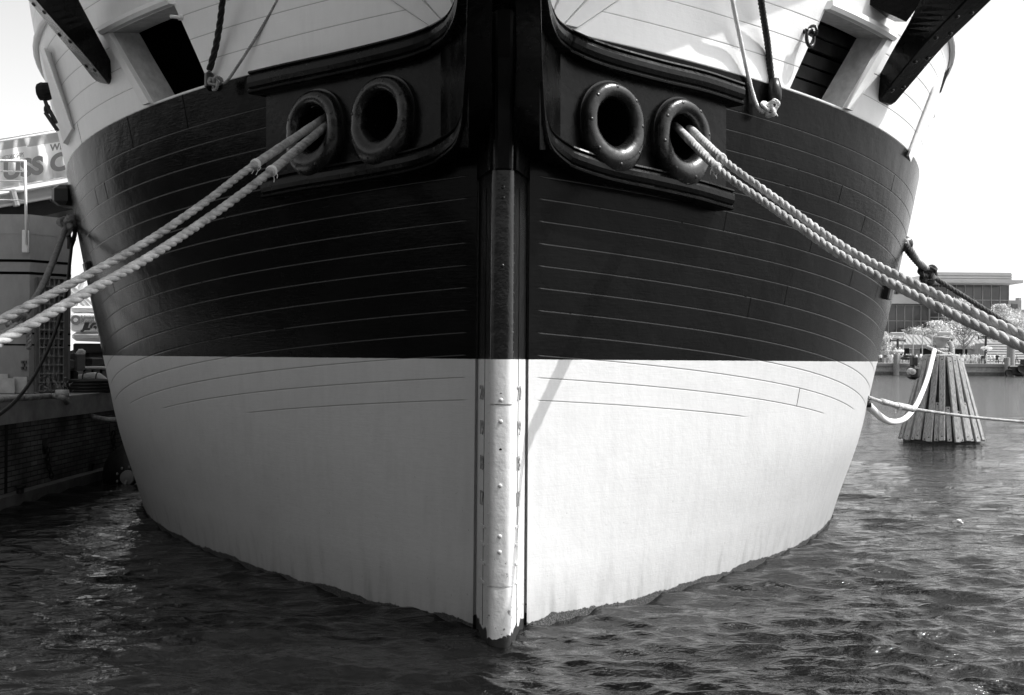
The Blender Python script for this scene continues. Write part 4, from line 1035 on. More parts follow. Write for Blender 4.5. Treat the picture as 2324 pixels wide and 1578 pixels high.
def ban_text(txt, u0, f, size, m, bold, name, sx=1.0):
    o = P(u0, ban(u0, f), gy - .03); o2 = P(u0 + 100, ban(u0 + 100, f), gy - .03)
    text_mesh(txt, size, M[m], bt, o, o2 - o, (0, 0, 1), .004, name, bold, sx=sx)
ban_text('USS CON', 7, .80, .50, 'textgrey', .022, 'lettering', 1.04); ban_text('HISTORIC SHIPS', 4, .385, .125, 'textgrey', 0, 'lettering', .95 * .43 / .43 * .55)
ban_text('WE', 114, .365, .19, 'textgrey', .006, 'lettering')

# pale funnel-shaped vent and beam between tower and hull
vt_ = thing('canopy', 'small pale grey canopy with a sloping beam seen between the tower and the hull', 'canopy', P(125, 505, 26)); 
mb = MB(); mb.prism([P(116, 471, 26), P(137, 459, 26), P(149, 471, 26), P(149, 500, 26), P(60, 492, 26), P(95, 484, 26)], (0, 1.2, 0)); mb.build('hood', M['bmetal'], vt_)
mb = MB(); mb.tube([P(70, 487, 25), P(160, 516, 25)], .08, 8); mb.build('beam', M['bmetal'], vt_, smooth=True)

# ------------------------------------------------------------------ boom lift behind the tower
BY = 30.0; t = thing('boom_lift', 'white boom lift parked on the quay between the tower and the hull', 'boom lift', (P(185, 800, BY).x, BY, 1.65))
def pbox(mb, u0, v0, u1, v1, Y, d, b=.03):
    a = P(u0, v1, Y); c = P(u1, v0, Y); mb.bbox(((a.x + c.x) / 2, Y + d / 2, (a.z + c.z) / 2), (abs(c.x - a.x), d, abs(c.z - a.z)), b=b)
mb = MB(); pbox(mb, 159, 712, 245, 753, BY, 2.2, .05); pbox(mb, 160, 695, 240, 711, BY + .05, 2.0, .05); mb.build('counterweight', M['steelwhite'], t)
mb = MB(); pbox(mb, 161, 754, 246, 774, BY - .02, 2.1, .08); mb.build('bumper', M['bmetal'], t)
mb = MB(); pbox(mb, 165, 780, 250, 800, BY + .1, 2.0); mb.build('chassis', M['blackmatt'], t)
for u in (182, 232):
    mb = MB(); mb.lathe([(.25, -.2), (.5, -.16), (.52, 0), (.5, .16), (.25, .2)], P(u, 836, BY + .5) , rot=Matrix.Rotation(R(90), 3, 'X'), seg=24); mb.build('wheel', M['rubber'], t, smooth=True)
mb = MB()
for a, b in (((160, 640), (215, 690)), ((160, 655), (200, 700)), ((160, 600), (162, 700)), ((160, 672), (230, 640)), ((165, 700), (190, 640))): mb.tube([P(*a, BY + 2), P(*b, BY + 2)], .09, 8)
mb.build('boom', M['steelwhite'], t)
mb = MB(); pbox(mb, 164, 718, 214, 735, BY - .012, .02, .004); sgn = mb.build('decal', M['pvc'], t)
mb = MB(); e = P(172, 726.5, BY - .03); mb.lathe([(.001, 0), (.13, 0), (.13, .012), (.001, .012)], e, rot=Matrix.Rotation(R(90), 3, 'X'), seg=20); mb.build('roundel', M['textgrey'], sgn, sub=True)
mb = MB(); mb.lathe([(.001, 0), (.055, 0), (.055, .012), (.001, .012)], e + Vector((0, -.014, 0)), rot=Matrix.Rotation(R(90), 3, 'X'), seg=16); mb.build('roundel_centre', M['steelwhite'], sgn, sub=True)
text_mesh('United', .16, M['textgrey'], t, P(184, 724.5, BY - .03), (1, 0, 0), (0, 0, 1), .003, 'lettering'); text_mesh('Rentals', .16, M['textgrey'], t, P(184, 734, BY - .03), (1, 0, 0), (0, 0, 1), .003, 'lettering')
text_mesh('JLG', .24, M['textdark'], t, P(187, 748, BY - .03), (1, 0, 0), (0, 0, 1), .003, 'lettering', .02, shear=.35)
# clutter on the quay by the hull
def clutter():
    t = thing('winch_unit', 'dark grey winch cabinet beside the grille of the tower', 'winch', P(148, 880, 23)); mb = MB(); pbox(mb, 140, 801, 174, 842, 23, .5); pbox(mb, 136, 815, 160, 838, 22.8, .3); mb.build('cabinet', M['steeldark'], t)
    mb = MB(); pbox(mb, 153, 842, 166, 872, 23.1, .3); mb.build('leg', M['blackmatt'], t)
    t = thing('crate_row', 'grey ribbed skip with black straps behind the pipe on the quay', 'skip', P(200, 870, 26)); mb = MB(); pbox(mb, 168, 839, 250, 868, 26, 1); mb.build('body', M['steelgrey'], t)
    mb = MB()
    for u in (188, 207, 226): pbox(mb, u, 838, u + 4, 867, 25.94, .1, .01)
    mb.build('strap', M['blackmatt'], t)
    mb = MB(); pbox(mb, 178, 812, 208, 830, 27, .8); tag(mb.build('equipment_case', M['blackmatt'], None), 'black case lying above the grey skip beside the hull', 'case')
    mb = MB(); pbox(mb, 172, 833, 250, 838, 25.8, 1.2); tag(mb.build('timber_sheet', M['bmetal'], None), 'pale flat sheet lying on the grey skip by the hull', 'sheet')
    t = thing('drain_pipe', 'white plastic pipe with an elbow lying on the quay beside the hull', 'pipe', P(195, 865, 24)); mb = MB(); mb.tube(spline([P(178, 863, 24), P(200, 859, 24), P(218, 857, 24), P(228, 862, 24), P(246, 880, 24)], .06), .11, 14); mb.build('pipe_run', M['pvc'], t, smooth=True)
    mb = MB(); pbox(mb, 162, 857, 181, 873, 23.9, .3, .02); mb.build('pipe_block', M['steelgrey'], t)
    mb = MB()
    for u in (192, 222):
        c = P(u, 859, 24); mb.tube([c + Vector((0, math.cos(x), math.sin(x))) * .125 for x in np.linspace(0, 6.28, 14)], .012, 5, cap=False)
    mb.build('pipe_strap', M['blackmatt'], t)
    mb = MB()
    for k in range(4): mb.tube([PZ(205, 886, 1.7) + Vector((math.cos(x) * (.55 - .04 * k), math.sin(x) * .5, k * .06)) for x in np.linspace(0, 6.28, 30)], .035, 6, cap=False)
    tag(mb.build('hose_coil', M['rubber'], None, smooth=True), 'dark hose coiled on the quay under the white pipe', 'hose')
    mb = MB(); c = PZ(140, 893, 1.75); mb.tube([c + Vector((-.1, 0, 0)), c + Vector((.1, .05, 0))], .06, 12); tag(mb.build('pipe_offcut', M['pvc'], None, smooth=True), 'short white pipe offcut at the foot of the tower', 'pipe')
    mb = MB(); rnd = random.Random(3); c = PZ(122, 893, 1.66)
    for k in range(120):
        p = c + Vector((rnd.gauss(0, .16), rnd.gauss(0, .1), abs(rnd.gauss(0, .16)))); d = Vector((rnd.uniform(-1, 1), rnd.uniform(-1, 1), rnd.uniform(0, 1))) * .05; e = d.orthogonal().normalized() * .015; mb.add([p, p + d + e, p + d * 2, p + d - e], [(0, 1, 2, 3)])
    tag(mb.build('weed_clump', mat('weed', .2, .8, .1), None), None, None, kind='stuff')
    t = thing('white_hose', 'short bent white tube above the black case beside the hull', 'tube', P(186, 800, 26)); mb = MB(); mb.tube(spline([P(176, 806, 26), P(181, 797, 26), P(190, 799, 26), P(186, 806, 26)], .05), .05, 8); mb.build('tube', M['pvc'], t, smooth=True)
clutter()

# ------------------------------------------------------------------ dolphin (pile cluster) at right
DY = 34.3; base = PZ(2136, 1003, 0.0); bx, by = base.x, base.y
dol = thing('dolphin', 'cone-shaped cluster of weathered timber battens standing in the water at right', 'mooring dolphin', (bx, by, 0))
mb = MB(); mb.lathe([(1.09, -1.2), (1.08, .16), (.45, 2.5), (.43, 2.56)], (bx, by, 0), seg=28); mb.build('core', M['timberdark'], dol)
rt, rb = .49, 1.15
def batten(k, n, z0, z1, w, rad_off, seed):
    rnd = random.Random(seed); th = 2 * math.pi * k / n + rnd.uniform(-.03, .03); d = Vector((math.cos(th), math.sin(th), 0)); s = Vector((-d.y, d.x, 0))
    def at(z): f = (z - .1) / 2.46; return Vector((bx, by, 0)) + d * (rb + (rt - rb) * f + rad_off) + Vector((0, 0, z))
    a, b = at(z0), at(z1); t = (b - a).normalized(); nrm = s.cross(t); tw = rnd.uniform(-.18, .18); s2 = (s * math.cos(tw) + nrm * math.sin(tw)); n2 = s2.cross(t)
    mb = MB(); rot = Matrix((s2, t, n2)).transposed(); mb.bbox((a + b) / 2, (w, (b - a).length, .085), rot, b=.012)
    o = mb.build('batten', M['timber'], dol)
    hm = MB()
    for f in (.05, .95):
        p = a.lerp(b, f); nn = n2 if n2.dot(d) > 0 else -n2
        dome(hm, p + nn * .044, nn, .02, .2)
    hm.build('bolt', M['void'], o, sub=True)
NB = 20
for k in range(NB): batten(k, NB, .10 - (.04 if k % 2 else 0), 2.50 + .03 * ((k * 7) % 3), .165, .02, k)
for k in range(NB): batten(k + .5, NB, .08, .95 + .12 * ((k * 5) % 3), .13, -.02, 50 + k)
mb = MB(); mb.lathe([(.47, 2.5), (.52, 2.52), (.52, 2.57), (.46, 2.60)], (bx, by, 0), seg=28); mb.build('cap_plate', M['timber'], dol)
mb = MB(); mb.lathe([(.16, 2.58), (.14, 2.72), (.14, 2.90), (.19, 3.02), (.235, 3.07), (.235, 3.11), (.08, 3.13)], (bx - .03, by, 0), seg=28); mb.build('bollard', M['steelgrey'], dol, smooth=True)
for (u, v, w, h) in ((2062, 848, .16, .16), (2070, 838, .30, .5)): pass
mb = MB(); c = P(2072, 846, by - 1.0); mb.bbox(c, (.26, .5, .40), b=.08); mb.bbox(c + Vector((.02, 0, .33)), (.16, .3, .28), b=.03); fb = mb.build('rubber_block', M['rubber'], dol)
mb = MB(); mb.lathe([(.02, -.02), (.09, 0), (.11, .25)], c + Vector((-.12, -.36, .03)), rot=Matrix.Rotation(R(-90), 3, 'X'), seg=8); mb.build('block_face', M['concrete'], fb, sub=True)
# rope turns round the bollard
mb = MB(); B0 = Vector((bx - .03, by, 2.72))
for k, r_ in ((0, .20), (1, .21)): rope_mb([B0 + Vector((math.cos(x) * r_, math.sin(x) * r_, .06 * k + .06 * math.sin(x))) for x in np.linspace(0, 6.3, 14)], .055, .18, 6, mb)
rope_mb([B0 + Vector((.22, -.10, .25)), B0 + Vector((.26, -.2, .05)), B0 + Vector((.22, -.28, -.15)), B0 + Vector((.1, -.35, -.12))], .075, .2, 6, mb)
rope_mb([B0 + Vector((-.45, -.1, .1)), B0 + Vector((-.3, -.3, .0)), B0 + Vector((-.05, -.34, -.12)), B0 + Vector((.1, -.3, -.1))], .06, .2, 6, mb)
tag(mb.build('bollard_rope', M['rope'], None, smooth=True), 'pale rope turned round the bollard on top of the dolphin', 'rope')
hp = hit(1970, 918)[0]
mb = MB(); path = [hp, P(1985, 935, 18.6), P(2000, 948, 20), P(2018, 957, 22), P(2038, 957, 24.5), P(2058, 947, 27), P(2078, 922, 29.5), P(2092, 893, 31), P(2106, 855, 32.2), P(2116, 815, 33.0), P(2121, 795, by - .45)]
mb.tube(spline(path, .15), .062, 10); wr = mb.build('white_hawser', M['ropewhite'], None, smooth=True); tag(wr, 'smooth white rope looping from the hull up to the top of the dolphin', 'rope')
mb = MB(); mb.lathe([(.02, -.04), (.05, -.03), (.05, .03), (.02, .04)], hp + Vector((.02, 0, 0)), rot=Matrix.Rotation(R(90), 3, 'Y'), seg=12); mb.build('rope_boss', M['iron'], ship)
t = thing('spring_line', 'thin grey rope with taped sleeves running from the hull past the dolphin', 'rope', hit(1972, 904)[0])
mb = MB(); rope_mb([hit(1970, 902)[0], P(2000, 912, 18.5), P(2040, 921, 20), P(2075, 929, 21.5), P(2190, 945, 23), P(2324, 958, 24.5), P(2450, 968, 26)], .03, .1, 6, mb); mb.build('laid_rope', M['rope'], t, smooth=True)
mb = MB(); mb.tube(spline([P(2000, 911, 18.4), P(2018, 916, 19.1), P(2035, 921, 19.8)], .05), [.045 + .006 * math.sin(i * 2.1) for i in range(len(spline([P(2000, 911, 18.4), P(2018, 916, 19.1), P(2035, 921, 19.8)], .05)))], 10)
pth = spline([P(2035, 921, 19.8), P(2055, 925, 20.6), P(2073, 929, 21.4)], .05); mb.tube(pth, [.055 + .01 * math.sin(i * 1.7) for i in range(len(pth))], 10); mb.build('taped_sleeve', M['canvas'], t, smooth=True)
mb = MB(); mb.prism([P(2036, 918, 19.9), P(2048, 924, 19.9), P(2046, 932, 19.9), P(2034, 938, 19.9), P(2035, 928, 19.9)], (0, .06, 0)); mb.build('loose_flap', M['canvas'], t)
# scrap floating in the water
mb = MB(); c = PZ(2176, 1187, .02); rnd = random.Random(8)
mb.lathe([(.02, .0), (.03, .01), (.04, .025), (.03, .05), (.01, .055)], c, seg=12); mb.box(c + Vector((.04, -.02, .0)), (.03, .02, .03)); tag(mb.build('floating_litter', M['ropewhite'], None, smooth=True), 'small white scrap of litter floating on the water at right', 'litter')

# ------------------------------------------------------------------ far shore
QY = 195.0; SH = QY / F
def W2(u, v, Y): return P(u, v, Y)
zq = P(2200, 826, QY).z
qx0 = P(1500, 826, QY).x; qx1 = P(3600, 826, QY).x
t = thing('far_quay', 'low pale concrete quay wall across the harbour', 'quay wall', (P(2200, 850, QY).x, QY, 0))
def wbox(name, x0, x1, y0, y1, z0, z1, m, parent, b=0): mb = MB(); mb.box(((x0 + x1) / 2, (y0 + y1) / 2, (z0 + z1) / 2), (x1 - x0, y1 - y0, z1 - z0)); return mb.build(name, m, parent)
wbox('cap_beam', qx0, qx1, QY - .3, QY + 1, zq - .5, zq, M['bstone'], t)
wbox('wall_face', qx0, qx1, QY, QY + .9, -1, zq - .5, M['concrete'], t)
wbox('wet_footing', qx0, qx1, QY - .15, QY + .5, -1, .55, M['concrete2'], t)
gp = part('promenade', [(qx0, QY + 1, zq - .01), (qx1 + 400, QY + 1, zq - .01), (qx1 + 400, 900, zq - .01), (qx0, 900, zq - .01)], [(0, 1, 2, 3)], M['concrete']); tag(gp, None, None, kind='structure')
# far piles
def pile(u, vt, vb, Y, w, m, label, extra=False):
    a = P(u, vb, Y); b = P(u, vt, Y); t = thing('mooring_pile', label, 'pile', (a.x, Y, 0), 'timber piles along the far quay')
    mb = MB(); mb.lathe([(w / 2, -1), (w / 2 * .98, b.z * .6), (w / 2 * .95, b.z - .03), (w / 2 * .7, b.z)], (a.x, Y, 0), seg=12); mb.build('post', m, t, smooth=False)
    if extra:
        for s in (-1, 1):
            mb = MB(); mb.lathe([(.3, -.2), (.62, -.3), (.7, 0), (.62, .3), (.3, .2)], (a.x + s * 1.0 + .9, Y - .9, .85 + .35 * s), rot=Matrix.Rotation(R(90), 3, 'X'), seg=16); mb.build('rubber_tyre', M['rubber'], t)
        mb = MB(); mb.bbox((a.x + 1.2, Y - .3, .9), (2.6, .7, 1.7), b=.2); mb.build('fender_pad', M['rubber'], t)
pile(1973, 803, 838, QY - 1, .9, M['timberdark'], 'short dark leaning pile beside the hull at the far quay')
pile(2034, 803, 845, QY - 1, 1.0, M['timber'], 'grey pile standing in front of the crowd left of the dolphin')
pile(2294, 760, 845, QY - 1.2, 1.35, M['timber'], 'tall thick pile with black rubber fenders at the right')
pile(2286, 812, 845, QY - 2.5, .9, M['timber'], 'short pile in front of the tall thick one at the right', True)
pile(2322, 816, 850, QY - 1, 1.0, M['timberdark'], 'dark pile at the right edge of the far quay')
wbox_ = MB(); pbox(wbox_, 2058, 806, 2078, 810, QY - 3, 2, .1); pbox(wbox_, 2056, 810, 2080, 817, QY - 3.2, 3, .2); tag(wbox_.build('moored_float', M['timberdark'], None), 'small dark float moored against the far quay left of the dolphin', 'float')

# buildings
def facade(root, u0, u1, v0, v1, Y, cols, rows, depth, name='glass_wall'):
    a = P(u0, v1, Y); c = P(u1, v0, Y); w = (c.x - a.x) / cols; h = (c.z - a.z) / rows
    wbox(name, a.x, c.x, Y, Y + depth, a.z, c.z, M['glass'], root)
    for j in range(cols):
        for i in range(rows):
            mb = MB(); x0, x1, z0, z1 = a.x + j * w + .12, a.x + (j + 1) * w - .12, a.z + i * h + .12, a.z + (i + 1) * h - .12
            tilt = random.uniform(-.06, .06); mb.add([(x0, Y - .05, z0), (x1, Y - .05 + tilt, z0), (x1, Y - .05 + tilt, z1), (x0, Y - .05, z1)], [(0, 1, 2, 3)]); mb.build('window', M['glass'], root)
    mb = MB()
    for j in range(cols + 1): mb.box((a.x + j * w, Y - .12, (a.z + c.z) / 2), (.16, .2, c.z - a.z))
    for i in range(rows + 1): mb.box(((a.x + c.x) / 2, Y - .14, a.z + i * h), (c.x - a.x, .2, .16))
    mb.build('mullion', M['steelgrey'], root)
GY = 262.0
b1 = thing('waterfront_building', 'large modern glass and metal waterfront building with a wide overhanging flat roof', 'building', (P(2180, 800, GY).x, GY, zq))
facade(b1, 2109, 2289, 642, 800, GY, 9, 4, 30)
mb = MB()
for k, v in enumerate(range(620, 636, 3)): a = P(2124, v + 3, GY + 1 - .1 * (k % 2)); c = P(2291, v, GY + 1); mb.box(((a.x + c.x) / 2, GY + 12, (a.z + c.z) / 2), (c.x - a.x, 24 + .6 * (k % 2), c.z - a.z))
mb.build('roof_louvre', M['bmetal'], b1)
a = P(2100, 641, GY - 8); c = P(2312, 636, GY - 8); wbox('roof', a.x, c.x + 1, GY - 8, GY + 28, a.z, c.z, M['bmetal'], b1)
facade(b1, 1960, 2108, 693, 800, GY - 1, 8, 3, 28, 'glass_wall')
wbox('low_roof', P(1940, 685, GY - 4).x, P(2107, 685, GY - 4).x, GY - 4, GY + 24, P(2000, 689, GY - 4).z, P(2000, 668, GY - 4).z, M['bmetal'], b1)
wbox('upper_window', P(1990, 668, GY + 1).x, P(2060, 668, GY + 1).x, GY + 1, GY + 10, P(2030, 668, GY + 1).z, P(2030, 645, GY + 1).z, M['glass'], b1)
mb = MB(); mb.prism([P(2040, 668, GY), P(2040, 645, GY), P(2074, 641, GY), P(2110, 622, GY), P(2126, 620, GY), P(2109, 668, GY)], (0, 14, 0)); mb.build('stair_gable', M['bstone'], b1)
b2 = thing('rear_building', 'small pale masonry building with square windows at the right edge behind the trees', 'building', (P(2305, 800, 300).x, 300, zq))
wbox('wall', P(2290, 700, 300).x, P(2318, 700, 300).x, 300, 320, zq, P(2300, 682, 300).z, M['bstone'], b2)
for (u0, v0, u1, v1) in ((2296, 690, 2310, 701), (2299, 722, 2307, 733), (2316, 728, 2321, 733)):
    mb = MB(); pbox(mb, u0, v0, u1, v1, 299.8, .3, .02); mb.build('window', M['glass'], b2)
mb = MB(); pbox(mb, 2290, 703, 2319, 707, 298.5, 1.2, .02); pbox(mb, 2312, 676, 2318, 684, 301, 2, .02); mb.build('balcony', M['bmetal'], b2)
b3 = thing('stepped_building', 'low pale building wing at the far right edge', 'building', (P(2330, 800, 310).x, 310, zq))
wbox('wall', P(2318, 700, 310).x, P(2420, 700, 310).x, 310, 330, zq, P(2330, 703, 310).z, M['bstone'], b3)

def pavilion(u0, u1, ua, vapex, veave, vbase, Y, label, sign=None, front='bstone'):
    t = thing('pavilion', label, 'pavilion', (P((u0 + u1) / 2, vbase, Y).x, Y, zq)); a = P(u0, veave, Y - 1); c = P(u1, veave, Y - 1); ap = P(ua, vapex, Y + 4)
    mb = MB(); w = (c.x - a.x); e = min(w * .32, 6)
    r1 = Vector((a.x + e, Y + 4, ap.z)); r2 = Vector((c.x - e, Y + 4, ap.z)); bk1 = Vector((a.x, Y + 9, a.z)); bk2 = Vector((c.x, Y + 9, c.z))
    A_, B_ = Vector(a), Vector(c); A_.z = B_.z = a.z; bk1.z = bk2.z = a.z
    mb.add([A_, B_, bk2, bk1, r1, r2], [(0, 1, 5, 4), (1, 2, 5), (2, 3, 4, 5), (3, 0, 4), (0, 3, 2, 1)]); n = int(w / .9)
    for k in range(n):      # standing seams
        x = a.x + (k + .5) * w / n; f = min(1, (x - a.x) / e, (c.x - x) / e)
        mb.tube([(x, A_.y - .02, A_.z + .05), (x, A_.y + (4 + 1) * f, A_.z + (ap.z - A_.z) * f + .05)], .05, 4)
    mb.build('roof', M['rooftile'], t)
    mb = MB(); mb.box(((a.x + c.x) / 2, Y - 1.05, a.z - .35), (w, .2, .75)); mb.build('fascia', M[front], t)
    zb = zq; mb = MB(); mb.box(((a.x + c.x) / 2, Y + 4, (zb + a.z) / 2 - .4), (w * .92, 7, a.z - zb - .8)); mb.build('wall', M['steelgrey'], t)
    for f0, f1 in ((.12, .36), (.56, .84)):
        mb = MB(); x0 = a.x + w * f0; x1 = a.x + w * f1; mb.box(((x0 + x1) / 2, Y + .45, (zb + a.z) / 2 + .3), (x1 - x0, .2, (a.z - zb) * .45)); mb.build('window', M['blackmatt'], t)
    if sign: text_mesh(sign, .62, M['textgrey'], t, Vector((a.x + w * .14, Y - 1.2, a.z - .58)), (1, 0, 0), (0, 0, 1), .01, 'lettering', .02, sx=1.15)
pavilion(2024, 2150, 2090, 760, 782, 826, 226, 'long low pavilion with a ribbed hipped roof and a lettered fascia', 'SPIRIT CRUISES')
pavilion(2152, 2290, 2255, 764, 784, 826, 230, 'low pavilion with a hipped roof right of the bare tree')
# lamps with hanging baskets
def lamp(u, vt, label):
    Y = 203.0; a = P(u, 824, Y); tz = P(u, vt, Y).z; t = thing('street_lamp', label, 'street lamp', (a.x, Y, zq), 'quayside lamps with flower baskets')
    mb = MB(); mb.tube([(a.x, Y, zq), (a.x, Y, tz)], [.28, .2], 10); mb.tube([(a.x - 1.35, Y, tz - .2), (a.x + 1.35, Y, tz - .2)], .12, 8); mb.tube([(a.x - .9, Y, tz + .1), (a.x + .9, Y, tz + .1)], .09, 8)
    for s in (-1.3, 1.3): mb.tube([(a.x + s, Y, tz - .5), (a.x + s, Y, tz + .1)], .11, 8)
    mb.build('post', M['iron'], t)
    mb = MB(); mb.bbox((a.x - .1, Y, tz + 1.0), (2.4, .6, .6), b=.08); mb.build('lantern_box', M['bmetal'], t)
    for s in (-.0,):
        mb = MB(); rnd = random.Random(int(u))
        for k in range(420):
            th = rnd.uniform(0, 6.28); rr = 1.0 * rnd.random() ** .5; z = tz - 2.0 + rnd.gauss(0, .26) * (1.3 - rr); p = Vector((a.x + math.cos(th) * rr, Y + math.sin(th) * rr * .6 - .3, z)); s2 = rnd.uniform(.05, .13)
            d = Vector((rnd.uniform(-1, 1), rnd.uniform(-1, 1), rnd.uniform(-1, 1))).normalized() * s2; e = d.orthogonal().normalized() * s2; mb.add([p - d, p + e, p + d, p - e], [(0, 1, 2, 3)])
        mb.build('flower_basket', M['flower'], t)
lamp(2037, 771, 'dark street lamp with a flower basket nearest the hull on the far quay'); lamp(2237, 765, 'dark street lamp with a flower basket in front of the right-hand pavilion'); lamp(2143, 770, 'dark street lamp mostly hidden behind the top of the dolphin')
def pole(u, vt, Y, label):
    a = P(u, 824, Y); tz = P(u, vt, Y).z; mb = MB(); mb.tube([(a.x, Y, zq), (a.x, Y, tz)], .10, 8); mb.lathe([(.1, 0), (.55, .25), (.1, .3)], (a.x, Y, tz), seg=10)
    tag(mb.build('light_pole', M['bmetal'], None), label, 'light pole', 'thin pale poles in front of the long pavilion')
for k, (u, v) in enumerate(((2050, 752), (2072, 750), (2093, 749), (2115, 750))): pole(u, v, 214, ('first', 'second', 'third', 'fourth')[k] + ' thin pale pole from the left in front of the long pavilion')

# trees (pale spring leaf)
def tree(u, vbase, vtop, w, Y, label, dens=1.0, seed=0, bare=False):
    rnd = random.Random(seed); a = P(u, vbase, Y); H = P(u, vtop, Y).z - zq; Wd = w * Y / F; t = thing('tree', label, 'tree', (a.x, Y, zq), 'trees along the far promenade')
    o = Vector((a.x, Y, zq)); mb = MB(); mb.tube([o, o + Vector((.1, 0, H * .3)), o + Vector((0, 0, H * .62))], [.28, .2, .1], 8); tips = []
    for k in range(12 if not bare else 22):
        th = rnd.uniform(0, 6.28); z0 = H * rnd.uniform(.25, .6); L = Wd * rnd.uniform(.25, .5); s = o + Vector((0, 0, z0)); m_ = s + Vector((math.cos(th) * L * .5, math.sin(th) * L * .5, H * .12)); e = s + Vector((math.cos(th) * L, math.sin(th) * L, H * rnd.uniform(.18, .38)))
        mb.tube([s, m_, e], [.10, .06, .02], 5); tips.append(e)
    mb.build('trunk', M['bark'], t)
    mb = MB(); cl = []
    for k in range(34):
        th = rnd.uniform(0, 6.28); rr = Wd * .5 * rnd.random() ** .6; h = rnd.random(); z = H * (.36 + .60 * h); prof = math.sin(math.pi * min(1, .18 + .8 * h)) ** .6
        cl.append((o + Vector((math.cos(th) * rr * prof, math.sin(th) * rr * prof, z)), Wd * rnd.uniform(.07, .15)))
    cl += [(e, Wd * .1) for e in tips]
    n = int((500 if bare else 4600) * dens)
    V_ = []; F_ = []
    for k in range(n):
        c, r = cl[rnd.randrange(len(cl))]; p = c + Vector((rnd.gauss(0, 1), rnd.gauss(0, 1), rnd.gauss(0, .8))) * r * .6
        if (p.z - zq) > H: p.z = zq + H * rnd.uniform(.85, 1)
        s2 = rnd.uniform(.09, .21); d = Vector((rnd.uniform(-1, 1), rnd.uniform(-1, 1), rnd.uniform(-.6, .6))).normalized() * s2; e = d.cross(Vector((rnd.uniform(-1, 1), rnd.uniform(-1, 1), 1))).normalized() * s2 * .7
        b = len(V_); V_ += [p - d, p + e, p + d, p - e]; F_.append((b, b + 1, b + 2, b + 3))
    part('crown', V_, F_, M['leaf'], t)
tree(2118, 824, 727, 92, 240, 'broad bright-leaved tree directly behind the dolphin top', 1.5, 1)
tree(2186, 824, 716, 62, 218, 'slim nearly bare tree showing its grey branches right of the dolphin', 1.0, 2, True)
tree(2178, 824, 674, 95, 252, 'tallest pale tree rising against the glass wall behind the thick ropes', 1.4, 3)
tree(2268, 824, 690, 90, 246, 'bright rounded tree in front of the right end of the glass building', 1.6, 4)
tree(2318, 824, 715, 95, 222, 'bright low-branched tree at the right edge of the picture', 1.4, 5)
tree(1995, 824, 752, 60, 216, 'bright bushy tree half hidden by the hull', 1.2, 6)
tree(2040, 824, 757, 55, 250, 'small pale tree behind the left end of the long pavilion', 1.0, 7)
tree(2228, 824, 745, 60, 236, 'small pale tree between the two pavilion roofs', 1.0, 8)
tree(2140, 824, 752, 50, 220, 'low bright tree behind the right end of the long pavilion', 1.0, 10)
tree(2080, 824, 742, 60, 256, 'pale tree against the dark lower glass wall', 1.1, 11)
tree(2286, 824, 762, 70, 212, 'low leafy tree behind the tall pile with fenders', 1.2, 9)
# slatted hut at right
t = thing('slatted_kiosk', 'white slatted kiosk behind the crowd at the right', 'kiosk', (P(2275, 824, 206).x, 206, zq)); mb = MB()
a = P(2237, 822, 208); c = P(2330, 780, 208); wbox('wall', a.x, c.x, 208, 213, zq, c.z, M['steelgrey'], t)
k = 0
while zq + k * .45 < c.z: mb.box(((a.x + c.x) / 2, 207.9, zq + .15 + k * .45), (c.x - a.x, .15, .22)); k += 1
mb.build('slat', M['steelwhite'], t)

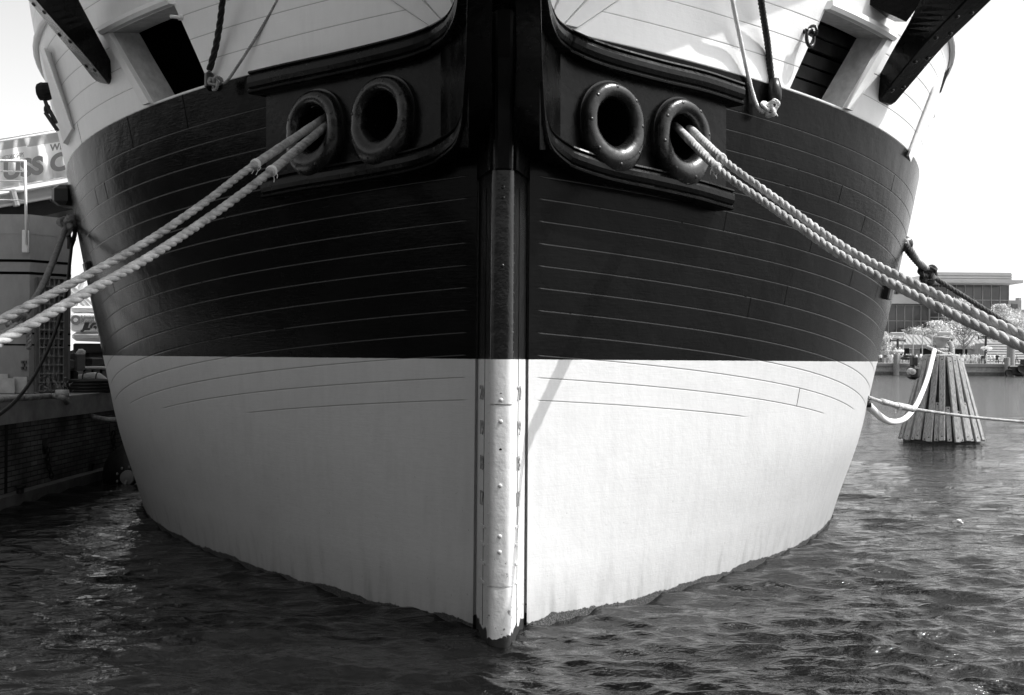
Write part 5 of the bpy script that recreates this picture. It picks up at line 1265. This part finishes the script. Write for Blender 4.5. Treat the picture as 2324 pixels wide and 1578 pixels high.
# ------------------------------------------------------------------ people on the far quay
def body_mesh(pose):
    """skinned figure about 1.72 m tall, standing at the origin, facing -y"""
    st = dict(stand=(0, 0, 0), walk=(.22, -.2, .1), arms=(0.05, .0, .55), sit=(0, 0, .2))[pose]
    l1, l2, arm = st; hz = .93 if pose != 'sit' else .50
    J = {'pel': (0, 0, hz), 'waist': (0, -.005, hz + .17), 'chest': (0, -.01, hz + .36), 'neck': (0, 0, hz + .52), 'head': (0, -.02, hz + .62), 'top': (0, -.01, hz + .76), 'nose': (0, -.115, hz + .655)}
    for s, n, l in ((-1, 'l', l1), (1, 'r', l2)):
        J['hip' + n] = (s * .09, 0, hz - .05)
        if pose == 'sit': J['kn' + n] = (s * .12, -.42, hz); J['an' + n] = (s * .12, -.46, .08); J['to' + n] = (s * .12, -.62, .04)
        else: J['kn' + n] = (s * .10, -l * .9 - .02, .50); J['an' + n] = (s * .10, -l * 1.1 + .02 + (.12 if l < 0 else 0), .09); J['to' + n] = (s * .12, -l * 1.1 - .14, .035)
        J['sh' + n] = (s * .175, 0, hz + .46); J['el' + n] = (s * (.24), .02 - arm * .25, hz + .19 + arm * .1); J['wr' + n] = (s * .22, -.06 - arm * .5 + l * .3, hz - .03 + arm * .55); J['ha' + n] = (s * .21, -.10 - arm * .6 + l * .3, hz - .12 + arm * .7)
        for k in range(4): J['f%s%d' % (n, k)] = (s * .21 + (k - 1.5) * .018, -.13 - arm * .65 + l * .3, hz - .19 + arm * .75 - .01 * abs(k - 1))
        J['th' + n] = (s * .17, -.13 - arm * .6 + l * .3, hz - .13 + arm * .7)
    rad = {'pel': .14, 'waist': .125, 'chest': .15, 'neck': .055, 'head': .088, 'top': .07, 'nose': .012}
    for n in 'lr': rad.update({'hip' + n: .09, 'kn' + n: .058, 'an' + n: .038, 'to' + n: .035, 'sh' + n: .06, 'el' + n: .042, 'wr' + n: .028, 'ha' + n: .035, 'th' + n: .01, **{'f%s%d' % (n, k): .009 for k in range(4)}})
    E = [('pel', 'waist'), ('waist', 'chest'), ('chest', 'neck'), ('neck', 'head'), ('head', 'top'), ('head', 'nose')]
    for n in 'lr': E += [('pel', 'hip' + n), ('hip' + n, 'kn' + n), ('kn' + n, 'an' + n), ('an' + n, 'to' + n), ('chest', 'sh' + n), ('sh' + n, 'el' + n), ('el' + n, 'wr' + n), ('wr' + n, 'ha' + n), ('ha' + n, 'th' + n)] + [('ha' + n, 'f%s%d' % (n, k)) for k in range(4)]
    keys = list(J); me = bpy.data.meshes.new('person'); me.from_pydata([J[k] for k in keys], [(keys.index(a), keys.index(b)) for a, b in E], [])
    o = bpy.data.objects.new('tmp', me); C.objects.link(o); o.modifiers.new('s', 'SKIN'); sd = me.skin_vertices[0].data if me.skin_vertices else None
    if sd is None: me.attributes; 
    for k, d in zip(keys, sd): r_ = rad[k]; d.radius = (r_ * (1.25 if k in ('pel', 'waist', 'chest') else 1), r_ * (.8 if k in ('pel', 'waist', 'chest') else 1)); d.use_root = (k == 'pel')
    sb = o.modifiers.new('sub', 'SUBSURF'); sb.levels = 1; sb.render_levels = 1
    bpy.context.view_layer.update(); ev = bpy.data.meshes.new_from_object(o.evaluated_get(bpy.context.evaluated_depsgraph_get())); bpy.data.objects.remove(o)
    return ev, hz
def shell(ev, name, test, off, m):
    vs = [v.co + v.normal * off for v in ev.vertices]; fs = []; used = {}
    for p in ev.polygons:
        if test(p.center): fs.append(tuple(p.vertices))
    idx = sorted({i for f in fs for i in f}); mp = {i: k for k, i in enumerate(idx)}
    me = bpy.data.meshes.new(name); me.from_pydata([vs[i] for i in idx], [], [tuple(mp[i] for i in f) for f in fs]); me.materials.append(m); me.polygons.foreach_set('use_smooth', [True] * len(me.polygons)); return me
PROTO = {}
for pose in ('stand', 'walk', 'arms', 'sit'):
    ev, hz = body_mesh(pose)
    if not ev.polygons: print('NO SKIN'); 
    ev.materials.clear(); ev.materials.append(M['skin']); ev.polygons.foreach_set('use_smooth', [True] * len(ev.polygons))
    PROTO[pose] = (ev, hz, {})
def person(pose, x, y, z, rot, shirt, legs, hair, label, scale=1.0):
    ev, hz, cache = PROTO[pose]; r_ = bpy.data.objects.new('person', ev); C.objects.link(r_); r_.location = (x, y, z); r_.rotation_euler = (0, 0, rot); r_.scale = (scale * 1.12,) * 2 + (scale,)
    tag(r_, label, 'person', 'people strolling on the far quay')
    for nm, mm, test, off in (('shirt', shirt, lambda c: hz + .02 < c.z < hz + .50 and abs(c.x) < .25 and (abs(c.x) < .19 or c.z > hz + .2), .018), ('trousers', legs, lambda c: (.45 if legs != 'clothdark' else .12) < c.z <= hz + .05 and abs(c.x) < .19 or (hz < .6 and c.z <= hz + .05 and c.z > .1), .016), ('hair', hair, lambda c: c.z > hz + .66 and (c.y > -.07 or c.z > hz + .74), .014)):
        key = (nm, mm)
        if key not in cache: cache[key] = shell(ev, nm, test, off, M[mm])
        o = bpy.data.objects.new(nm, cache[key]); C.objects.link(o); o.parent = r_
CR = [(1963, 'p'), (1972, 'm'), (1981, 'p'), (1990, 'p'), (1999, 'p'), (2008, 'd'), (2022, 'p'), (2030, 'p'), (2041, 'm'), (2049, 'p'), (2058, 'p'), (2066, 'p'), (2080, 'p'), (2090, 'p'), (2170, 'p'), (2178, 'd'), (2186, 'p'), (2196, 'p'), (2203, 'm'), (2208, 'p'), (2216, 'p'), (2222, 'p'), (2227, 'd'), (2231, 'd'), (2239, 'p'), (2248, 'p'), (2256, 'p'), (2263, 'd'), (2268, 'p'), (2274, 'p'), (2279, 'd'), (2284, 'p'), (2301, 'p'), (2308, 'm')]
ORD = ['first', 'second', 'third', 'fourth', 'fifth', 'sixth', 'seventh', 'eighth', 'ninth', 'tenth', 'eleventh', 'twelfth', 'thirteenth', 'fourteenth']
cnt = {}; rnd = random.Random(21)
for i, (u, sh) in enumerate(CR):
    Y = 197.5 + rnd.random() * 5; seg = 'from the hull, left of any lamp' if u < 2030 else ('between the left lamp and the dolphin' if u < 2120 else ('between the dolphin and right lamp' if u < 2236 else ('between the right lamp and tall pile' if u < 2290 else 'right of the tall pile')))
    cnt[seg] = cnt.get(seg, 0) + 1; pose = rnd.choice(['stand', 'stand', 'walk', 'arms', 'walk'] if u not in (2268, 2279) else ['sit'])
    st = {'p': 'clothpale', 'm': 'clothmid', 'd': 'clothdark'}[sh]; lg = rnd.choice(['clothpale', 'clothmid', 'clothdark', 'clothpale']); pn = {'p': 'white', 'm': 'grey', 'd': 'dark'}[sh]
    p = P(u, 824, Y); zz = zq - .005
    vb = {'stand': 'standing', 'walk': 'walking', 'arms': 'holding hands up', 'sit': 'sitting'}[pose]
    person(pose, p.x, Y, zz, rnd.uniform(-3.1, 3.1), st, lg, rnd.choice(['hairdark', 'hairdark', 'clothmid', 'clothpale']), '%s person %s, %s in a %s top' % (ORD[cnt[seg] - 1], seg, vb, pn), rnd.uniform(.95, 1.08))
# second row of people further back, behind the first
for i in range(16):
    u = rnd.choice([rnd.uniform(1965, 2100), rnd.uniform(2165, 2230)]); Y = 206 + rnd.random() * 8; p = P(u, 820, Y)
    side_ = 'left' if u < 2120 else 'right'
    cnt[side_] = cnt.get(side_, 0) + 1
    person(rnd.choice(['stand', 'walk', 'arms']), p.x, Y, zq - .005, rnd.uniform(-3, 3), rnd.choice(['clothpale', 'clothpale', 'clothmid']), 'clothmid', 'hairdark', '%s person of the distant back row %s of the dolphin' % (ORD[cnt[side_] - 1], side_), 1.03)

# ------------------------------------------------------------------ the shore behind the photographer (unseen building added to cut fill light and darken reflections)
t = thing('shore_fill_blocker', 'unseen dark brick block added on the shore to cut fill light on the bow', 'building', (0, -34, 0))
wbox('wall', -70, 26, -46, -34, 1.4, 17, M['brickdark'] if 'brickdark' in M else mat('dark_brick', .06, .85, .2, .3, 1.5), t)
mb = MB(); mb.prism([Vector((-71, -33, 17)), Vector((-71, -47, 17)), Vector((-71, -40, 22))], (98, 0, 0)); mb.build('roof', M['blackmatt'], t)
for k in range(14):
    for z in (4, 8, 12):
        mb = MB(); mb.box((-66 + k * 6.6, -33.95, z + 1), (2.2, .12, 2.4)); mb.build('window', M['glass'], t)
gp = MB(); gp.box((-20, -39, -.3), (260, 66, 3.4)); tag(gp.build('shore_pavement', M['concrete'], None), None, None, kind='structure')

t = thing('pier_fill_blocker', 'unseen dark block added left of the quay tower to cut fill light', 'building', (-20, 4, 1.65))  # unseen block added to keep fill light and bright reflections off the hull
wbox('wall', -36, -14.6, -12, 20, 1.66, 5.4, mat('dark_cladding', .05, .8, .2, .3, 2, stretch=(1, 6, 1)), t)
mb = MB(); mb.prism([Vector((-37, -12.5, 5.4)), Vector((-14.2, -12.5, 5.4)), Vector((-25.5, -12.5, 7.6))], (0, 33, 0)); mb.build('roof', M['blackmatt'], t)
for k in range(5):
    mb = MB(); mb.box((-14.57, -8 + k * 6, 4.4), (.1, 2.2, 1.8)); mb.build('window', M['glass'], t)
